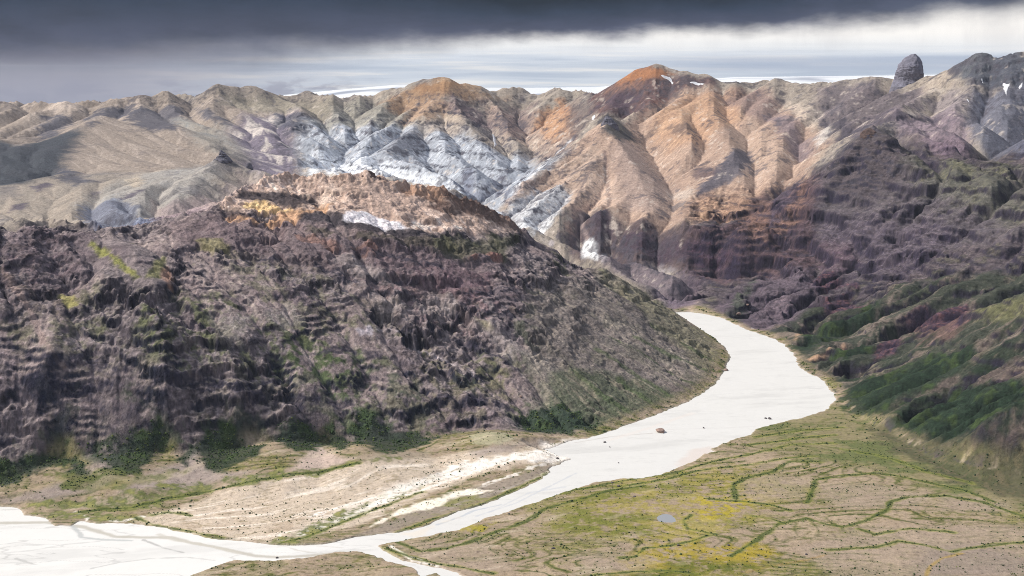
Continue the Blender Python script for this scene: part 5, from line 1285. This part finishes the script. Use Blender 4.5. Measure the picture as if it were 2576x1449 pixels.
BOULD = [(1660, 1087, 22, 1, 'large pinkish boulder lying alone in the middle of the white river bed'),
         (1936, 1054, 10, 2, 'dark boulder on the white river bed near its right bank, larger of a touching pair'),
         (1926, 1053, 6, 2, 'small dark boulder touching the left side of a larger one near the right bank'),
         (1770, 1077, 6, 2, 'single small dark boulder between the large pinkish boulder and the right bank'),
         (1521, 1113, 7, 2, 'small dark boulder on the river bed below the foot of the scree spur'),
         (1534, 1125, 4, 2, 'very small dark boulder just below another one under the scree spur'),
         (1826, 932, 11, 1, 'brown boulder at the inner bend of the river bed where the spur meets it'),
         (1402, 1158, 8, 2, 'dark boulder at the tip of the gravel island in the river bed'),
         (697, 1404, 7, 2, 'dark boulder standing in the silty channel at the lower left'),
         (1556, 1165, 4, 2, 'tiny dark boulder on the broad lower part of the river bed'),
         (1540, 1217, 7, 2, 'dark boulder on the lower bank where the river bed narrows'),
         (1556, 1226, 8, 2, 'dark boulder on the plain just below the narrowing river bed'),
         (1280, 1295, 6, 2, 'dark boulder on the right bank of the narrow river channel'),
         (1392, 1382, 9, 2, 'dark boulder on the plain beside the green channel, lower middle'),
         (1832, 1374, 8, 2, 'dark boulder among yellow moss on the lower right plain'),
         (1706, 1374, 7, 2, 'dark boulder left of the yellow moss on the lower right plain'),
         (1596, 1252, 7, 2, 'small dark boulder on bare gravel left of the round pond'),
         (2028, 1398, 6, 2, 'small dark boulder on the bare ground near the bottom right'),
         (1310, 1000, 7, 1, 'pale boulder on the lower scree of the near mountain'),
         (1858, 793, 12, 1, 'pale boulder among the purple rockfall at the head of the river bed'),
         (1880, 771, 9, 1, 'pale boulder higher up in the purple rockfall')]
for k, (X, Y, wpx, kind_, lb) in enumerate(BOULD):
    a, r = at(X, Y) if H[min(NI - 1, int((bearing(X, Y)[0] - TH0) / DEL)), 0] > -99 and (X, Y) in [(1310, 1000), (1858, 793), (1880, 771)] else fl_at(X, Y)
    rad = wpx / 2 * math.hypot(r, 800) / F
    ob = bpy.data.objects.new('boulder', bms[(k % (2 if kind_ == 1 else 3), kind_)])
    ob.scale = (rad, rad * random.Random(k).uniform(.8, 1.1), rad * 0.66)
    zz = max(zat(a, r), 0.0)
    ob.location = (r * math.sin(a), r * math.cos(a), zz + rad * 0.30)
    ob.rotation_euler = (0, 0, k * 1.7)
    link(ob, lb, 'boulder', 'boulders lying on the river bed' if k < 10 else 'boulders scattered on the plain and scree')

# snow patches: thin banks lying on the slope
M_SNOW = flat_mat('old_snow', (206, 206, 210), 0.7, 0.03, 0.05, 0.3, 0.2)
def snow(poly, label, rmin=4200, thick=3.0):
    pa = [at(p[0], p[1], rmin) for p in poly]
    med = sorted(r for a, r in pa)[len(pa) // 2]
    pa = [(a, min(max(r, med * .93), med * 1.07)) for a, r in pa]
    st_ = 0.3
    ia = np.array([(a - TH0) / DEL for a, r in pa]); ja = np.array([math.log(r / R0) / DEL for a, r in pa])
    gi = np.arange(ia.min() - 2, ia.max() + 2, st_); gj = np.arange(ja.min() - 2, ja.max() + 2, st_)
    sc = 1 / st_
    ia2, ja2 = (ia - gi[0]) * sc, (ja - gj[0]) * sc
    wn = (0, len(gi), 0, len(gj))
    d = seg_dist(ia2, ja2, wn, True); s = np.where(inside(ia2, ja2, wn), d, -d) * st_
    I, J = np.meshgrid(gi, gj, indexing='ij')
    tt = TH0 + DEL * I; rq = R0 * np.exp(DEL * J)
    x, y = np.sin(tt) * rq, np.cos(tt) * rq
    s = s + fbm(x, y, 18, 3, 901) * 0.9
    z = bilin(H, I, J) + thick * sstep(s, -0.6, 1.0) - thick * 0.55
    mask = (s[:-1, :-1] > -0.5)
    ob = grid_obj('snow_patch', x, y, z, np.ones(x.shape + (3,)), mask, M_SNOW, kind='thing', label=label, smooth=True)
    del ob['kind']
    ob['category'] = 'snow patch'; ob['group'] = 'snow patches left on the high slopes'
snow([(1660, 190), (1672, 190), (1686, 196), (1695, 207), (1692, 213), (1682, 205), (1668, 197)], 'curved white snow patch just below the red brown summit')
snow([(1732, 208), (1750, 207), (1772, 212), (1768, 216), (1745, 213)], 'thin strip of snow under the flat shoulder right of the red brown summit')
snow([(2520, 212), (2540, 212), (2536, 224), (2531, 242), (2526, 228)], 'triangular snow patch in the dark bowl under the right summit')
snow([(2466, 201), (2473, 202), (2476, 212), (2470, 211)], 'tiny snow patch left of the triangular one under the right summit')
snow([(2560, 222), (2572, 206), (2574, 212), (2566, 226)], 'small slanting snow patch right of the triangular one, near the right edge')
snow([(2430, 248), (2435, 250), (2442, 264), (2438, 264)], 'short narrow snow streak on the pink scree left of the dark bowl')
snow([(1236, 335), (1246, 345), (1250, 366), (1243, 372), (1240, 352)], 'narrow snow streak in the gully of the pale central basin')
snow([(1490, 292), (1498, 290), (1494, 304), (1488, 304)], 'small snow streak at the foot of the dark red summit wall')

# pond on the plain
M_POND = bpy.data.materials.new('pond_water'); M_POND.use_nodes = True
_b = M_POND.node_tree.nodes['Principled BSDF']; _b.inputs['Base Color'].default_value = (0.30, 0.31, 0.32, 1); _b.inputs['Roughness'].default_value = 0.12
pv = [(17 * 1.25 * math.cos(q), 21 * 1.25 * math.sin(q), 0) for q in np.linspace(0, 2 * np.pi, 60, endpoint=False)]
po = mesh_obj('pond', pv, [tuple(range(60))], M_POND); po.location = (PX, PY, 1.55)
link(po, kind='structure')

# birch scrub: leafy clumps along the old channels and on the lower slopes (nobody could count it)
def scrub_mesh():
    g = np.random.default_rng(77)
    area = (CELL[None, :] ** 2) + 0 * GX
    lam = SHRUB * area * 0.06 * (1 - (RV > -1.5)) * (rr[None, :] < 4300)
    spot = FLR * (rr[None, :] < 3300) * (RV < -2) * 0.0010 * area * (1 - grav) * sstep(moss + N_C * 0.4, -0.25, 0.3)
    n = g.poisson(np.clip(lam + spot, 0, 4))
    I, J = np.nonzero(n)
    I = np.repeat(I, n[I, J]); J = np.repeat(J, n[np.nonzero(n)]) if False else np.repeat(np.nonzero(n)[1], n[np.nonzero(n)])
    fi = I + g.random(I.size) - .5; fj = J + g.random(I.size) - .5
    fi = np.clip(fi, 0, NI - 2); fj = np.clip(fj, 0, NJ - 2)
    tt = TH0 + DEL * fi; rq = R0 * np.exp(DEL * fj)
    z = bilin(H, fi, fj)
    P = np.stack([np.sin(tt) * rq, np.cos(tt) * rq, z], -1)
    rad = g.gamma(5, 0.24, I.size) * np.where(FLm[I, J] > 0, 0.75, 1.0) * (0.6 + rq / 6000)
    print('scrub', I.size)
    t_ = (1 + 5 ** .5) / 2
    ico = np.array([(-1, t_, 0), (1, t_, 0), (-1, -t_, 0), (1, -t_, 0), (0, -1, t_), (0, 1, t_), (0, -1, -t_), (0, 1, -t_), (t_, 0, -1), (t_, 0, 1), (-t_, 0, -1), (-t_, 0, 1)]) / 1.9
    fc = np.array([(0, 11, 5), (0, 5, 1), (0, 1, 7), (0, 7, 10), (0, 10, 11), (1, 5, 9), (5, 11, 4), (11, 10, 2), (10, 7, 6), (7, 1, 8), (3, 9, 4), (3, 4, 2), (3, 2, 6), (3, 6, 8), (3, 8, 9), (4, 9, 5), (2, 4, 11), (6, 2, 10), (8, 6, 7), (9, 8, 1)], np.int32)
    N = I.size
    V = ico[None] * g.uniform(0.6, 1.35, (N, 12, 1)) + g.normal(0, 0.10, (N, 12, 3))
    V = V * rad[:, None, None]; V[..., 2] *= 0.85
    V += P[:, None, :]; V[..., 2] += rad[:, None] * 0.35
    Q = (fc[None] + (np.arange(N, dtype=np.int32) * 12)[:, None, None]).reshape(-1, 3)
    base = np.array(lin((70, 88, 50)), np.float32); alt = np.array(lin((104, 112, 56)), np.float32); dk = np.array(lin((50, 68, 46)), np.float32)
    u = g.random(N)[:, None]; ccol = base * (1 - u) + np.where(g.random((N, 1)) < 0.3, alt, dk) * u
    ccol *= 0.85
    cc = np.repeat(ccol[:, None, :], 12, 1) * g.uniform(0.8, 1.2, (N, 12, 1))
    me = bpy.data.meshes.new('scrub')
    me.vertices.add(N * 12); me.vertices.foreach_set('co', V.astype(np.float32).ravel())
    me.loops.add(Q.size); me.loops.foreach_set('vertex_index', Q.ravel())
    me.polygons.add(len(Q)); me.polygons.foreach_set('loop_start', np.arange(0, Q.size, 3, dtype=np.int32))
    me.update(calc_edges=True)
    ca_ = me.color_attributes.new('tint', 'FLOAT_COLOR', 'POINT')
    ca_.data.foreach_set('color', np.concatenate([cc, np.ones((N, 12, 1))], -1).astype(np.float32).ravel())
    me.materials.append(vcol_mat('birch_leaves', 0.85, 0.1, 0, 1.0))
    return bpy.data.objects.new('birch_scrub', me)
so = scrub_mesh(); link(so, 'dark green birch scrub in clumps along the channels and lower slopes', 'scrub', kind='stuff')

# ------------------------------------------------------------------ air
lowest = min(min(v[2] for v in o.bound_box) for o in scene.objects if o.type == 'MESH' and o.name in ('ground', 'ice_cap', 'river_bed', 'valley_floor'))
TOPZ = max(CAM_H + 5, float(H[:, :].max()) + 12, 1010)
hz_m = bpy.data.materials.new('haze'); hz_m.use_nodes = True
t = NT(hz_m.node_tree); t.n.clear()
o_ = t.node('ShaderNodeOutputMaterial'); pv_ = t.node('ShaderNodeVolumePrincipled')
pv_.inputs['Color'].default_value = (0.80, 0.88, 1.0, 1); pv_.inputs['Density'].default_value = HAZE
pv_.inputs['Anisotropy'].default_value = 0.0
t.l.new(pv_.outputs[0], o_.inputs['Volume'])
X1 = 42500; zl = lowest - 1.0
hv = [(sx * X1, sy * X1, z_) for z_ in (zl, TOPZ) for sx, sy in ((-1, -1), (1, -1), (1, 1), (-1, 1))]
hf = [(3, 2, 1, 0), (4, 5, 6, 7), (0, 1, 5, 4), (1, 2, 6, 5), (2, 3, 7, 6), (3, 0, 4, 7)]
ho = mesh_obj('haze', hv, hf, hz_m); link(ho, kind='stuff')
ho['label'] = 'thin bluish air that pales the far mountains'; ho['category'] = 'haze'
print('all', round(time.time() - T0, 1), 'top', TOPZ, 'low', lowest)
